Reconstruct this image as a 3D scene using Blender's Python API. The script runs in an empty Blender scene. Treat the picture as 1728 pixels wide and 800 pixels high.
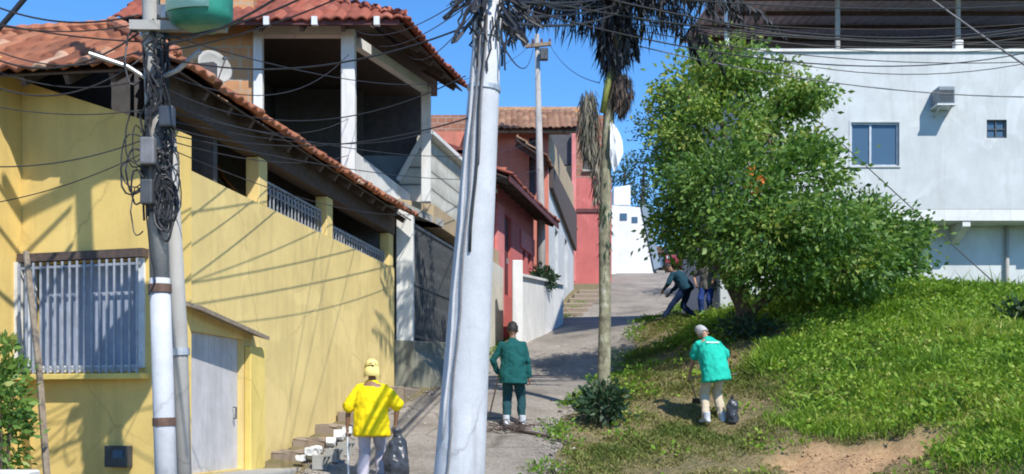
import bpy, bmesh, math, random
import numpy as np
from mathutils import Vector, Matrix
random.seed(7); rng = np.random.default_rng(7)
SC = bpy.context.scene; COL = SC.collection
F, CX, HY = 1853.0, 864.0, 700.0
def P(px, py, Y): return Vector(((px-CX)/F*Y, Y, (HY-py)/F*Y))
def XZ(px, Y): return (px-CX)/F*Y
def ZY(py, Y): return (HY-py)/F*Y
R = math.radians

# ------------------------------------------------------------------ materials
def new_mat(name):
    m = bpy.data.materials.new(name); m.use_nodes = True
    nt = m.node_tree; b = nt.nodes['Principled BSDF']
    return m, nt, b
def ramp(nt, stops):
    r = nt.nodes.new('ShaderNodeValToRGB'); e = r.color_ramp.elements
    while len(e) > 1: e.remove(e[-1])
    for i, (p, c) in enumerate(stops):
        k = e[0] if i == 0 else e.new(p)
        k.position = p; k.color = (*c, 1)
    return r
def noise(nt, scale, detail=4, rough=.6, vec=None, dist=0):
    n = nt.nodes.new('ShaderNodeTexNoise'); n.inputs['Scale'].default_value = scale
    n.inputs['Detail'].default_value = detail; n.inputs['Roughness'].default_value = rough
    n.inputs['Distortion'].default_value = dist
    if vec: nt.links.new(vec, n.inputs['Vector'])
    return n
def coords(nt, scale=(1,1,1)):
    t = nt.nodes.new('ShaderNodeTexCoord'); mp = nt.nodes.new('ShaderNodeMapping')
    mp.inputs['Scale'].default_value = scale
    nt.links.new(t.outputs['Object'], mp.inputs['Vector']); return mp.outputs['Vector']
def mixc(nt, fac, a, b, mode='MIX'):
    m = nt.nodes.new('ShaderNodeMix'); m.data_type = 'RGBA'; m.blend_type = mode
    if hasattr(fac, 'links') or hasattr(fac, 'is_linked'): nt.links.new(fac, m.inputs[0])
    else: m.inputs[0].default_value = fac
    for v, s in ((a, m.inputs[6]), (b, m.inputs[7])):
        if isinstance(v, tuple): s.default_value = (*v, 1)
        else: nt.links.new(v, s)
    return m.outputs[2]
def bump(nt, b, h, strength=.3, dist=.02):
    bp = nt.nodes.new('ShaderNodeBump'); bp.inputs['Strength'].default_value = strength
    bp.inputs['Distance'].default_value = dist
    nt.links.new(h, bp.inputs['Height']); nt.links.new(bp.outputs[0], b.inputs['Normal'])
def paint(name, base, dirt=(.18,.15,.12), amt=.35, rough=.85, scale=1.2, streak=True, crack=.55):
    """Weathered painted render: broad tone drift, vertical run stains, fine grain."""
    m, nt, b = new_mat(name)
    v = coords(nt); vs = coords(nt, (3, 3, .35))
    n1 = noise(nt, scale, 5, .65, v); n2 = noise(nt, 1.4, 6, .7, vs); n3 = noise(nt, 60, 3, .6, v)
    r1 = ramp(nt, [(.35, (0,0,0)), (.75, (1,1,1))]); nt.links.new(n1.outputs[0], r1.inputs[0])
    lo = tuple(c*.86 for c in base); hi = tuple(min(1, c*1.08) for c in base)
    c = mixc(nt, r1.outputs[0], lo, hi)
    r2 = ramp(nt, [(.5, (0,0,0)), (.8, (amt,)*3)]); nt.links.new((n2 if streak else n1).outputs[0], r2.inputs[0])
    c = mixc(nt, r2.outputs[0], c, dirt)
    n4 = noise(nt, .55, 3, .5, coords(nt), 1.5); r4 = ramp(nt, [(.56,(0,0,0)),(.60,(.30,.30,.30))]); nt.links.new(n4.outputs[0], r4.inputs[0])
    c = mixc(nt, r4.outputs[0], c, tuple(min(1, k*1.18+.03) for k in base))              # touched-up patches
    n5 = noise(nt, 9, 6, .75, v); r5 = ramp(nt, [(.60,(0,0,0)),(.72,(amt,)*3)]); nt.links.new(n5.outputs[0], r5.inputs[0])
    c = mixc(nt, r5.outputs[0], c, tuple((d+k)*.5 for d,k in zip(dirt,base)))            # blotchy grime
    vo = nt.nodes.new('ShaderNodeTexVoronoi'); vo.feature='DISTANCE_TO_EDGE'; vo.inputs['Scale'].default_value=.45
    nt.links.new(mixc(nt,.25,v,noise(nt,1.6,5,.7,v).outputs['Color']), vo.inputs['Vector'])
    rc = ramp(nt,[(0,(crack,)*3),(.006,(0,0,0))]); nt.links.new(vo.outputs['Distance'], rc.inputs[0])
    mk = nt.nodes.new('ShaderNodeMath'); mk.operation='MULTIPLY'; nt.links.new(rc.outputs[0], mk.inputs[0]); nt.links.new(r1.outputs[0], mk.inputs[1])
    c = mixc(nt, mk.outputs[0], c, tuple(k*.45 for k in dirt))                           # hairline cracks
    nt.links.new(c, b.inputs['Base Color']); b.inputs['Roughness'].default_value = rough
    bump(nt, b, n3.outputs[0], .25, .01)
    return m
def plain(name, base, rough=.7, metal=0, var=.25, scale=8, bmp=.15, spec=None):
    m, nt, b = new_mat(name); v = coords(nt); n = noise(nt, scale, 5, .65, v)
    r = ramp(nt, [(.3, tuple(c*(1-var) for c in base)), (.7, tuple(min(1, c*(1+var*.7)) for c in base))])
    nt.links.new(n.outputs[0], r.inputs[0]); nt.links.new(r.outputs[0], b.inputs['Base Color'])
    b.inputs['Roughness'].default_value = rough; b.inputs['Metallic'].default_value = metal
    if spec is not None: b.inputs['Specular IOR Level'].default_value = spec
    if bmp: bump(nt, b, n.outputs[0], bmp, .02)
    return m
def attr_mat(name, stops, rough=.6, trans=.0, tcol=None, extra_noise=None, spec=.3):
    """Colour picked by the per-face 'tone' attribute (each leaf / tile / blade has its own)."""
    m, nt, b = new_mat(name)
    a = nt.nodes.new('ShaderNodeAttribute'); a.attribute_name = 'tone'
    r = ramp(nt, stops); nt.links.new(a.outputs['Fac'], r.inputs[0]); c = r.outputs[0]
    if extra_noise:
        n = noise(nt, extra_noise[0], 5, .65, coords(nt)); rr = ramp(nt, [(.45,(0,0,0)),(.75,(extra_noise[1],)*3)])
        nt.links.new(n.outputs[0], rr.inputs[0]); c = mixc(nt, rr.outputs[0], c, extra_noise[2])
    nt.links.new(c, b.inputs['Base Color']); b.inputs['Roughness'].default_value = rough
    b.inputs['Specular IOR Level'].default_value = spec
    if trans:
        t = nt.nodes.new('ShaderNodeBsdfTranslucent'); mx = nt.nodes.new('ShaderNodeMixShader'); mx.inputs[0].default_value = trans
        cc = mixc(nt, 1.0, c, tcol or (1,1,.5), 'MULTIPLY'); g = nt.nodes.new('ShaderNodeMix'); g.data_type='RGBA'
        nt.links.new(cc, t.inputs[0]); nt.links.new(b.outputs[0], mx.inputs[1]); nt.links.new(t.outputs[0], mx.inputs[2])
        nt.links.new(mx.outputs[0], nt.nodes['Material Output'].inputs[0])
    return m
def brick_mat(name, c1, c2, mortar, scale=1, rot=None):
    m, nt, b = new_mat(name)
    t = nt.nodes.new('ShaderNodeTexCoord'); sp = nt.nodes.new('ShaderNodeSeparateXYZ'); cb = nt.nodes.new('ShaderNodeCombineXYZ')
    nt.links.new(t.outputs['Object'], sp.inputs[0]); ad = nt.nodes.new('ShaderNodeMath'); ad.operation='ADD'
    nt.links.new(sp.outputs[0], ad.inputs[0]); nt.links.new(sp.outputs[1], ad.inputs[1])
    nt.links.new(ad.outputs[0], cb.inputs[0]); nt.links.new(sp.outputs[2], cb.inputs[1])
    br = nt.nodes.new('ShaderNodeTexBrick'); nt.links.new(cb.outputs[0], br.inputs[0])
    br.inputs['Color1'].default_value=(*c1,1); br.inputs['Color2'].default_value=(*c2,1); br.inputs['Mortar'].default_value=(*mortar,1)
    br.inputs['Scale'].default_value=scale; br.inputs['Brick Width'].default_value=.3; br.inputs['Row Height'].default_value=.2
    br.inputs['Mortar Size'].default_value=.018
    n = noise(nt, 2.2, 6, .7, t.outputs['Object']); r = ramp(nt, [(.45,(0,0,0)),(.75,(.6,.6,.6))]); nt.links.new(n.outputs[0], r.inputs[0])
    c = mixc(nt, r.outputs[0], br.outputs[0], tuple(x*.5 for x in c1))
    nt.links.new(c, b.inputs['Base Color']); b.inputs['Roughness'].default_value=.9
    bump(nt, b, br.outputs['Fac'], -.4, .02)
    return m
M = {}
M['yellow'] = paint('pale_yellow_render', (.70,.535,.215), (.38,.27,.12), .5)
M['yellowf'] = paint('deep_yellow_render', (.71,.51,.165), (.37,.26,.10), .5)
M['yellow2'] = paint('yellow_trim', (.70,.53,.15), (.3,.2,.07), .3)
M['white'] = paint('white_render', (.70,.70,.68), (.32,.30,.27), .5)
M['white2'] = paint('white_clean', (.52,.545,.555), (.31,.31,.30), .5, crack=.12)
M['white3'] = paint('white_far', (.74,.75,.75), (.44,.46,.46), .30)
M['cream'] = paint('cream_render', (.55,.54,.47), (.25,.23,.19), .5)
M['red'] = paint('red_render', (.52,.135,.125), (.18,.06,.05), .5)
M['pink'] = paint('pink_render', (.62,.21,.20), (.3,.1,.1), .4)
M['salmon'] = paint('salmon_render', (.56,.19,.13), (.2,.1,.07), .6)
M['bluegrey'] = paint('bluegrey_render', (.22,.29,.36), (.1,.12,.14), .4)
M['concrete'] = paint('raw_concrete', (.36,.35,.32), (.13,.13,.11), .6)
M['stone'] = paint('brownish_stone', (.27,.215,.165), (.11,.09,.07), .7, scale=5, streak=False)
M['clay'] = plain('clay_ridge', (.40,.155,.085), .85, var=.45, scale=5)
M['mossy'] = paint('mossy_concrete', (.19,.19,.15), (.07,.075,.05), .7)
M['tan'] = paint('tan_render', (.42,.32,.20), (.2,.15,.1), .5)
M['brick'] = brick_mat('hollow_brick', (.58,.30,.14), (.50,.24,.11), (.42,.33,.24))
M['brickred'] = brick_mat('red_brick', (.34,.15,.09), (.27,.11,.07), (.3,.24,.2))
TILE_STOPS = [(0,(.15,.06,.04)),(.3,(.29,.105,.06)),(.65,(.40,.155,.085)),(.9,(.48,.23,.14)),(1,(.55,.35,.25))]
M['tile'] = attr_mat('clay_tile', TILE_STOPS, .85, extra_noise=(1.6,.55,(.09,.06,.05)))
M['tilered'] = attr_mat('red_clay_tile', [(0,(.17,.05,.04)),(.5,(.31,.09,.06)),(1,(.42,.15,.10))], .85, extra_noise=(1.6,.5,(.08,.05,.05)))
M['tilebrown'] = attr_mat('brown_clay_tile', [(0,(.17,.09,.06)),(.5,(.28,.15,.10)),(1,(.38,.23,.15))], .85, extra_noise=(1.6,.5,(.08,.06,.05)))
M['terrace'] = plain('grey_terrace_render', (.38,.36,.41), .9)
M['acgrey'] = plain('grey_enamel', (.17,.20,.23), .5, var=.1)
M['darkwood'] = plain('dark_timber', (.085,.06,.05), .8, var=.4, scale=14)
M['wood'] = plain('grey_weathered_timber', (.25,.20,.15), .85, var=.4, scale=18)
M['maroon'] = plain('maroon_timber', (.11,.03,.03), .7, var=.4, scale=10)
M['dark'] = plain('interior_shade', (.085,.082,.09), .9)  # near-black base colour carries the shade inside rooms and openings
M['metalw'] = plain('white_painted_steel', (.62,.65,.68), .45, var=.15)
M['metald'] = plain('dark_steel', (.06,.065,.07), .5, var=.3)
M['galv'] = plain('galvanised_steel', (.45,.46,.47), .45, .6, var=.25)
M['winbar'] = plain('grey_painted_bar', (.28,.30,.34), .5, var=.3)
M['curtain'] = plain('pale_shutter', (.30,.34,.43), .8, var=.2, scale=3)
M['poleconc'] = paint('pale_pole_concrete', (.50,.515,.54), (.20,.20,.20), .75, scale=3.5)
for _n in M['poleconc'].node_tree.nodes:
    if _n.type=='BUMP': _n.inputs['Strength'].default_value=.35; _n.inputs['Distance'].default_value=.012
M['polegrey'] = paint('grey_pole_concrete', (.36,.35,.33), (.12,.11,.10), .7, scale=3)
M['cable'] = plain('black_cable', (.022,.022,.025), .55, var=.2)
M['cablegrey'] = plain('grey_cable', (.16,.16,.17), .6, var=.3)
M['rust'] = plain('rusty_band', (.12,.07,.05), .8, var=.5)
M['green'] = plain('teal_green_paint', (.03,.24,.17), .4, var=.3, scale=4)
M['cyan'] = plain('sunlit_cyan', (.45,.80,.72), .4, var=.1)
M['glass'], _nt, _b = new_mat('window_glass'); _b.inputs['Base Color'].default_value=(.06,.11,.17,1); _b.inputs['Roughness'].default_value=.12
M['doorgrey'] = paint('grey_plank_door', (.50,.49,.50), (.2,.19,.19), .5, scale=3)
M['roofsheet'] = plain('fibre_cement_sheet', (.62,.57,.62), .85, var=.25, scale=2)
M['skin'] = plain('brown_skin', (.22,.115,.07), .55, var=.1)
M['skin2'] = plain('light_brown_skin', (.36,.2,.13), .55, var=.1)
M['hairgrey'] = plain('grey_hair', (.42,.41,.40), .8, var=.3, scale=40)
M['hair'] = plain('black_hair', (.015,.013,.012), .7, var=.3, scale=40)
def cloth(name, c): return plain(name, c, .9, var=.12, scale=5, bmp=.5, spec=.15)
M['shirty'] = cloth('bright_yellow_cloth', (.80,.60,.01))
M['hat'] = cloth('pale_yellow_cloth', (.78,.62,.22))
M['trgrey'] = cloth('pale_grey_cloth', (.42,.40,.46))
M['shirtdg'] = cloth('dark_green_cloth', (.012,.085,.082))
M['trdg'] = cloth('dark_teal_cloth', (.018,.06,.07))
M['shirtteal'] = cloth('bright_teal_cloth', (.02,.44,.32))
M['trbeige'] = cloth('beige_cloth', (.50,.42,.31))
M['navy'] = cloth('navy_cloth', (.012,.028,.075))
M['navytop'] = cloth('dark_petrol_cloth', (.015,.05,.075))
M['greyshirt'] = cloth('grey_brown_cloth', (.13,.125,.11))
M['bluetr'] = cloth('blue_cloth', (.02,.045,.17))
M['boot'] = plain('black_rubber', (.02,.02,.02), .5)
M['bootw'] = plain('white_rubber', (.5,.52,.55), .5)
M['bag'] = plain('dark_grey_plastic', (.045,.05,.06), .35, var=.3, scale=6, bmp=.6)
M['printw'] = plain('white_print', (.8,.82,.82), .8)
M['plasticw'] = plain('white_plastic', (.78,.79,.80), .5, var=.08, bmp=.4)
M['eye'] = plain('eye_white', (.6,.6,.58), .3)
M['lip'] = plain('lip', (.2,.07,.06), .5)
M['bark'] = plain('brown_bark', (.10,.075,.055), .9, var=.5, scale=16, bmp=.8)
M['palmbark'], _nt, _b = new_mat('palm_bark'); _v = coords(_nt, (1,1,.55)); _n = noise(_nt, 4.5, 6, .75, _v)
_r = ramp(_nt, [(.33,(.06,.055,.04)),(.45,(.17,.155,.10)),(.55,(.27,.25,.155)),(.66,(.46,.44,.36))]); _nt.links.new(_n.outputs[0], _r.inputs[0]); _nt.links.new(_r.outputs[0], _b.inputs['Base Color']); _b.inputs['Roughness'].default_value=.95
_w = _nt.nodes.new('ShaderNodeTexWave'); _w.wave_type='BANDS'; _w.bands_direction='Z'; _w.inputs['Scale'].default_value=1.7; _w.inputs['Distortion'].default_value=7; _nt.links.new(coords(_nt), _w.inputs[0]); bump(_nt, _b, _w.outputs[0], .25, .02)
M['carred'] = plain('red_car_paint', (.25,.02,.03), .25, var=.1)
M['cargls'] = plain('dark_car_glass', (.02,.025,.03), .1, var=.1, bmp=0)
GR = lambda *s: s
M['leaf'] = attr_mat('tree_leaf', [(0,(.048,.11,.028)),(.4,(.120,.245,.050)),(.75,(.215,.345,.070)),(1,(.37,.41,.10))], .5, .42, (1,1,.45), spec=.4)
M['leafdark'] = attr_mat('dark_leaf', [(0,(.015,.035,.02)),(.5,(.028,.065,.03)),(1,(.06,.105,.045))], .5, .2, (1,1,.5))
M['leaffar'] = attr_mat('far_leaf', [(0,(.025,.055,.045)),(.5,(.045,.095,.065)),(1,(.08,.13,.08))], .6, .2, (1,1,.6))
M['frond'] = attr_mat('dry_dark_frond', [(0,(.018,.020,.026)),(.5,(.04,.042,.05)),(.85,(.075,.075,.075)),(1,(.16,.14,.12))], .7, .12, (1,.9,.7))
M['dryfrond'] = attr_mat('dried_frond', [(0,(.06,.055,.045)),(.5,(.14,.13,.10)),(1,(.27,.24,.17))], .8, .15, (1,.9,.6))
M['nest'] = attr_mat('brown_husk', [(0,(.035,.025,.022)),(.5,(.09,.065,.05)),(1,(.17,.12,.09))], .9)
M['grass'] = attr_mat('lush_grass', [(0,(.065,.145,.022)),(.35,(.165,.31,.038)),(.7,(.29,.435,.058)),(1,(.47,.50,.16))], .6, .42, (1,1,.35), spec=.2)
M['drygrass'] = attr_mat('mown_grass', [(0,(.09,.15,.03)),(.35,(.19,.22,.06)),(.65,(.27,.25,.10)),(.85,(.34,.28,.14)),(1,(.38,.29,.17))], .75, .25, (1,1,.5), spec=.15)
M['orange'] = attr_mat('orange_blossom', [(0,(.55,.12,.02)),(1,(.75,.25,.05))], .6, .2)

# ------------------------------------------------------------------ object helpers
ROOT = {}
def setp(o, label=None, cat=None, group=None, kind=None):
    if label: o['label'] = label
    if cat: o['category'] = cat
    if group: o['group'] = group
    if kind: o['kind'] = kind
    return o
def thing(name, loc, label, cat, group=None):
    o = bpy.data.objects.new(name, None); o.empty_display_size = .2; COL.objects.link(o); o.location = loc
    ROOT[o] = Vector(loc); return setp(o, label, cat, group)
def link(name, me, parent=None, mats=None):
    o = bpy.data.objects.new(name, me); COL.objects.link(o)
    for m in (mats if isinstance(mats, list) else [mats]) if mats else []: me.materials.append(m)
    if parent: o.parent = parent; ROOT[o] = ROOT.get(parent, Vector((0,0,0)))
    return o
def part(name, bm, mat, parent=None, smooth=False, base=None):
    """bm is in world coordinates; a part's origin sits at its thing's base."""
    off = ROOT.get(parent, Vector((0,0,0))) if parent else (Vector(base) if base else Vector((0,0,0)))
    bmesh.ops.recalc_face_normals(bm, faces=bm.faces[:])
    if off.length: bmesh.ops.translate(bm, verts=bm.verts[:], vec=-off)
    if smooth:
        for f in bm.faces: f.smooth = True
    me = bpy.data.meshes.new(name); bm.to_mesh(me); bm.free()
    o = link(name, me, parent, mat)
    if not parent: o.location = off; ROOT[o] = off
    return o
def npmesh(name, V, Fc, mat, parent=None, tone=None, smooth=False, base=None):
    off = ROOT.get(parent, Vector((0,0,0))) if parent else (Vector(base) if base else Vector((0,0,0)))
    V = np.asarray(V, dtype=np.float64) - np.array(off); Fc = np.asarray(Fc, dtype=np.int32); k = Fc.shape[1]
    me = bpy.data.meshes.new(name); me.vertices.add(len(V)); me.vertices.foreach_set('co', V.astype(np.float32).ravel())
    me.loops.add(Fc.size); me.loops.foreach_set('vertex_index', Fc.ravel())
    me.polygons.add(len(Fc)); me.polygons.foreach_set('loop_start', np.arange(0, Fc.size, k, dtype=np.int32))
    me.update(calc_edges=True)
    if tone is not None:
        a = me.attributes.new('tone', 'FLOAT', 'FACE'); a.data.foreach_set('value', np.asarray(tone, dtype=np.float32))
    if smooth: me.polygons.foreach_set('use_smooth', np.ones(len(Fc), dtype=bool))
    me.validate()
    o = link(name, me, parent, mat)
    if not parent: o.location = off; ROOT[o] = off
    return o
def BM(): return bmesh.new()
def bev(bm, w=.01, seg=1):
    bmesh.ops.bevel(bm, geom=bm.edges[:], offset=w, segments=seg, affect='EDGES', profile=.6, clamp_overlap=True); return bm
def box(bm, c, ax, ay, az):
    """box from centre and three half-axis vectors"""
    c, ax, ay, az = map(Vector, (c, ax, ay, az)); vs = []
    for i in (-1,1):
        for j in (-1,1):
            for k in (-1,1): vs.append(bm.verts.new(c+ax*i+ay*j+az*k))
    for q in ((0,1,3,2),(4,6,7,5),(0,4,5,1),(2,3,7,6),(0,2,6,4),(1,5,7,3)): bm.faces.new([vs[i] for i in q])
    return bm
def abox(bm, x0,x1,y0,y1,z0,z1):
    return box(bm, ((x0+x1)/2,(y0+y1)/2,(z0+z1)/2), ((x1-x0)/2,0,0),(0,(y1-y0)/2,0),(0,0,(z1-z0)/2))
def beam(bm, a, b, w, h, up=(0,0,1)):
    a, b = Vector(a), Vector(b); d = (b-a); L = d.length; d.normalize()
    s = d.cross(Vector(up)); s.normalize(); u = s.cross(d)
    return box(bm, (a+b)/2, d*L/2, s*w/2, u*h/2)
def prism(bm, poly, ext):
    """extrude a 3D polygon by vector ext"""
    ext = Vector(ext); a = [bm.verts.new(Vector(p)) for p in poly]; b = [bm.verts.new(Vector(p)+ext) for p in poly]
    bm.faces.new(a); bm.faces.new(b[::-1]); n = len(a)
    for i in range(n): bm.faces.new((a[i], a[(i+1)%n], b[(i+1)%n], b[i]))
    return bm
def tube(bm, pts, rad, n=8, hint=None, cap=True, round_=False):
    pts = [Vector(p) for p in pts]; rad = [(r, r) if not isinstance(r, tuple) else r for r in rad]
    if round_:
        def endr(p, q, r):
            d = (p-q).normalized(); m = (r[0]+r[1])/2
            return [(p+d*m*s, (r[0]*c, r[1]*c)) for s, c in ((.5,.86),(.86,.5),(.98,.12))]
        pre = endr(pts[0], pts[1], rad[0])[::-1]; post = endr(pts[-1], pts[-2], rad[-1])
        pts = [p for p,_ in pre]+pts+[p for p,_ in post]; rad = [r for _,r in pre]+rad+[r for _,r in post]
    rings = []; x = None
    for i, p in enumerate(pts):
        t = (pts[min(i+1,len(pts)-1)]-pts[max(i-1,0)])
        if t.length < 1e-9: t = Vector((0,0,1))
        t.normalize()
        h = Vector(hint) if hint is not None else (x if x is not None else (Vector((1,0,0)) if abs(t.x) < .8 else Vector((0,1,0))))
        x = h - t*h.dot(t)
        if x.length < 1e-6: x = t.orthogonal()
        x.normalize(); y = t.cross(x)
        rings.append([bm.verts.new(p+x*(rad[i][0]*math.cos(a))+y*(rad[i][1]*math.sin(a))) for a in (2*math.pi*k/n for k in range(n))])
    for a, b in zip(rings, rings[1:]):
        for k in range(n): bm.faces.new((a[k], a[(k+1)%n], b[(k+1)%n], b[k]))
    if cap: bm.faces.new(rings[0][::-1]); bm.faces.new(rings[-1])
    return bm
def wall(bm, A, B, z0, z1, t, openings=(), ztop=None):
    """A wall panel from A to B (plan), thickness t to the left of A->B; openings as (s0,s1,z0,z1). ztop: optional (zA,zB) sloped top."""
    A, B = Vector((*A,0)), Vector((*B,0)); d = B-A; L = d.length; d.normalize(); n = Vector((-d.y, d.x, 0))*t
    S = sorted({0, L, *[o[0] for o in openings], *[o[1] for o in openings]}); Z = sorted({z0, z1, *[o[2] for o in openings], *[o[3] for o in openings]})
    S = [s for s in S if 0 <= s <= L]; Z = [z for z in Z if z0 <= z <= z1]
    solid = {}
    for i in range(len(S)-1):
        for j in range(len(Z)-1):
            sm, zm = (S[i]+S[i+1])/2, (Z[j]+Z[j+1])/2
            solid[i,j] = not any(o[0]<sm<o[1] and o[2]<zm<o[3] for o in openings)
    V = {}
    def v(i,j,k):
        if (i,j,k) not in V:
            z = Z[j]
            if ztop and j == len(Z)-1: z = ztop[0]+(ztop[1]-ztop[0])*S[i]/L
            V[i,j,k] = bm.verts.new(A+d*S[i]+n*k+Vector((0,0,z)))
        return V[i,j,k]
    for (i,j), s in solid.items():
        if not s: continue
        for k in (0,1): bm.faces.new((v(i,j,k),v(i+1,j,k),v(i+1,j+1,k),v(i,j+1,k)))
        for (di,dj,e) in ((-1,0,((i,j),(i,j+1))),(1,0,((i+1,j),(i+1,j+1))),(0,-1,((i,j),(i+1,j))),(0,1,((i,j+1),(i+1,j+1)))):
            if not solid.get((i+di,j+dj), False):
                (a,b),(c,e2) = e; bm.faces.new((v(a,b,0),v(c,e2,0),v(c,e2,1),v(a,b,1)))
    return bm
def tile_roof(name, O, U, V, ulen, vmax, mat, parent, vmin=None, pitch=.21, amp=.05, row=.42, sag=.05):
    """Barrel tiles: half-round ridges running up the slope, each course lapping the next, every tile its own tone."""
    O, U, V = Vector(O), Vector(U).normalized(), Vector(V); V = (V-U*V.dot(U)).normalized(); N = U.cross(V)
    if N.z < 0: N = -N
    r = np.random.default_rng(len(name)*7 + int(ulen*10)); PER = 6
    nu = int(ulen/pitch)*PER; vm = max(vmax(ulen*i/nu) for i in range(nu+1)); nr = int(math.ceil(vm/row))
    jit = r.normal(0, .012, (nu//PER+2, nr+1)); ton = np.clip(r.normal(.5, .22, (nu//PER+2, nr+1)), 0, 1)
    vs = []; rows = []
    for k in range(nr): rows += [(k, 0.0), (k, 1.0)]
    Vt = []; 
    for i in range(nu+1):
        u = ulen*i/nu; c = i//PER; ph = (i % PER)/PER
        prof = amp*abs(math.sin(math.pi*ph)) if True else 0
        lo = vmin(u) if vmin else 0
        for (k, f) in rows:
            vv = min(max((k+f)*row, lo), vmax(u)) - (.03*f*0)
            h = prof + (1-f)*.035 + jit[c, k] - sag*math.sin(math.pi*u/ulen)
            p = O+U*u+V*(vv-(.05+jit[c,k] if (k==0 and f==0) else 0))+N*h; Vt.append(p)
    m = len(rows); Fc = []; T = []
    for i in range(nu):
        for j in range(m-1):
            Fc.append((i*m+j, (i+1)*m+j, (i+1)*m+j+1, i*m+j+1)); T.append(ton[i//PER, rows[j][0]])
    o = npmesh(name, [tuple(p) for p in Vt], Fc, mat, parent, T)
    s = o.modifiers.new('thick', 'SOLIDIFY'); s.thickness = .05; s.offset = -1
    return o
def leaves(c, n_out, size, up=.3, flat=None, aspect=.42, droop=.2):
    """kite-shaped leaves at points c (N,3) pointing roughly along n_out (N,3)"""
    N = len(c); d = n_out + rng.normal(0, .55, (N,3)); d[:,2] -= droop; d /= np.linalg.norm(d, axis=1)[:,None]
    a = rng.normal(0, 1, (N,3)); a[:,2] *= .35; s = np.cross(d, a); s /= np.linalg.norm(s, axis=1)[:,None]
    # favour leaves that lie flat-ish (normal up)
    L = size*rng.uniform(.65, 1.3, N)[:,None]; W = L*aspect*.5
    nrm = np.cross(s, d); b = c; t = c+d*L; m = c+d*L*.45+nrm*L*.08
    V = np.stack([b, m+s*W, t, m-s*W], 1).reshape(-1,3); Fc = np.arange(4*N).reshape(N,4)
    return V, Fc
def clumped(centre, rad, n_cl, per, cl_r, shell=.45):
    """leaf positions gathered in twig clumps that sit mostly near the outside of an ellipsoid"""
    centre = np.array(centre); rad = np.array(rad)
    u = rng.normal(0,1,(n_cl,3)); u /= np.linalg.norm(u,axis=1)[:,None]
    rr = rng.uniform(shell**3, 1.12, n_cl)**(1/3); cc = centre+u*rr[:,None]*rad
    off = rng.normal(0,1,(n_cl,per,3))*cl_r*np.array([1,1,.6]); pts = (cc[:,None,:]+off).reshape(-1,3)
    out = np.repeat(u, per, 0)+off.reshape(-1,3)*1.2
    tone = np.repeat(np.clip(rng.normal(.5,.2,n_cl),0,1), per)+rng.normal(0,.13,n_cl*per)
    return pts, out/np.linalg.norm(out,axis=1)[:,None], np.clip(tone,0,1)

# ------------------------------------------------------------------ terrain
CP = []
def cp(px, py, Y): p = P(px,py,Y); CP.append((p.x,p.y,p.z))
def cz(x, y, z): CP.append((x,y,z))
for X in (-14,-6,-2,2,6,12,20): cz(X,-4,-1.9); cz(X,4,-1.85)
for X in (-6,-2,2,5): cz(X,10,-1.6)
cz(-5,12.5,-1.2); cz(-1.9,14.3,-1.08); cz(-4,13,-1.15); cp(440,782,15.4); cp(665,655,22.1); cp(560,718,18.2)
cz(1.4,15.6,-.88); cp(865,725,18); cp(945,722,18); cp(1010,648,22); cz(-1.2,22,.5); cp(1065,600,27.5); cz(-.9,27.5,1.35)
cp(862,573,33.5); cp(905,545,37.9); cp(1125,539,38); cp(965,500,45.8); cp(1190,496,46); cp(1010,472,54.5); cp(1240,474,55)
cp(1100,458,66); cp(1040,460,62); cp(1250,458,66); cz(10,76,9.3); cz(14,95,7.5); cz(2,95,7.5); cz(0,76,9); cz(24,76,9)
cp(1200,722,18.5); cp(1018,706,18.7); cp(1450,772,16.6); cp(1300,790,16.2); cp(1100,690,19.5); cp(1130,620,24)
cp(1728,650,17); cp(1600,705,16.8); cp(1500,640,19.2); cp(1380,650,19.2); cp(1400,570,21.5); cp(1255,562,23); cp(1300,600,21)
cp(1500,484,24.8); cp(1350,508,24.3); cp(1430,492,24.6); cp(1650,492,24.5); cp(1728,508,24); cp(1728,570,21); cp(1850,520,23)
cp(1130,546,28.8); cp(1195,546,28.4); cp(1240,520,27); cz(6,28.5,2.8); cz(9,29,3.0); cz(16,29,2.8); cz(20,22,2); cz(20,15,.3); cz(8,12,-1.2); cz(12,14,-.4)
cz(10,36,4); cz(16,45,5.5); cz(22,60,7.5)
for Y,z in ((10,-1.6),(18,-.3),(28,1.4),(38,3),(48,5),(60,7.5)): cz(-14,Y,z); cz(-26,Y,z)
for Y,z in ((18,.5),(28,2.8),(40,5),(60,7.5)): cz(34,Y,z)
CP = np.array(CP); CX_, CZ_ = CP[:,:2], CP[:,2]
def _phi(r2): return np.where(r2>1e-12, .5*r2*np.log(np.maximum(r2,1e-12)), 0)
_n = len(CP); _K = _phi(((CX_[:,None]-CX_[None])**2).sum(-1)) + np.eye(_n)*.25; _Q = np.c_[np.ones(_n), CX_]
_A = np.block([[_K,_Q],[_Q.T,np.zeros((3,3))]]); _w = np.linalg.solve(_A, np.r_[CZ_,0,0,0])
def H(x, y):
    x = np.asarray(x,float); y = np.asarray(y,float); sh = x.shape; p = np.c_[x.ravel(), y.ravel()]; out = np.empty(len(p))
    for s in range(0, len(p), 20000):
        q = p[s:s+20000]; out[s:s+20000] = _phi(((q[:,None]-CX_[None])**2).sum(-1))@_w[:_n] + _w[_n] + q@_w[_n+1:]
    cx = np.clip((np.maximum(np.abs(p[:,0]-2)-34, 0))/40, 0, 1); cy = np.clip(np.maximum(np.maximum(p[:,1]-92, -p[:,1]-6),0)/40, 0, 1)
    f = np.maximum(cx, cy); f = f*f*(3-2*f); out = np.clip(out, -3, 11)
    return (out*(1-f)+f*-2.2).reshape(sh)
def h1(x, y): return float(H(np.array([x]), np.array([y]))[0])
def G(x, y, dz=0): return Vector((x, y, h1(x,y)+dz))
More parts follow.
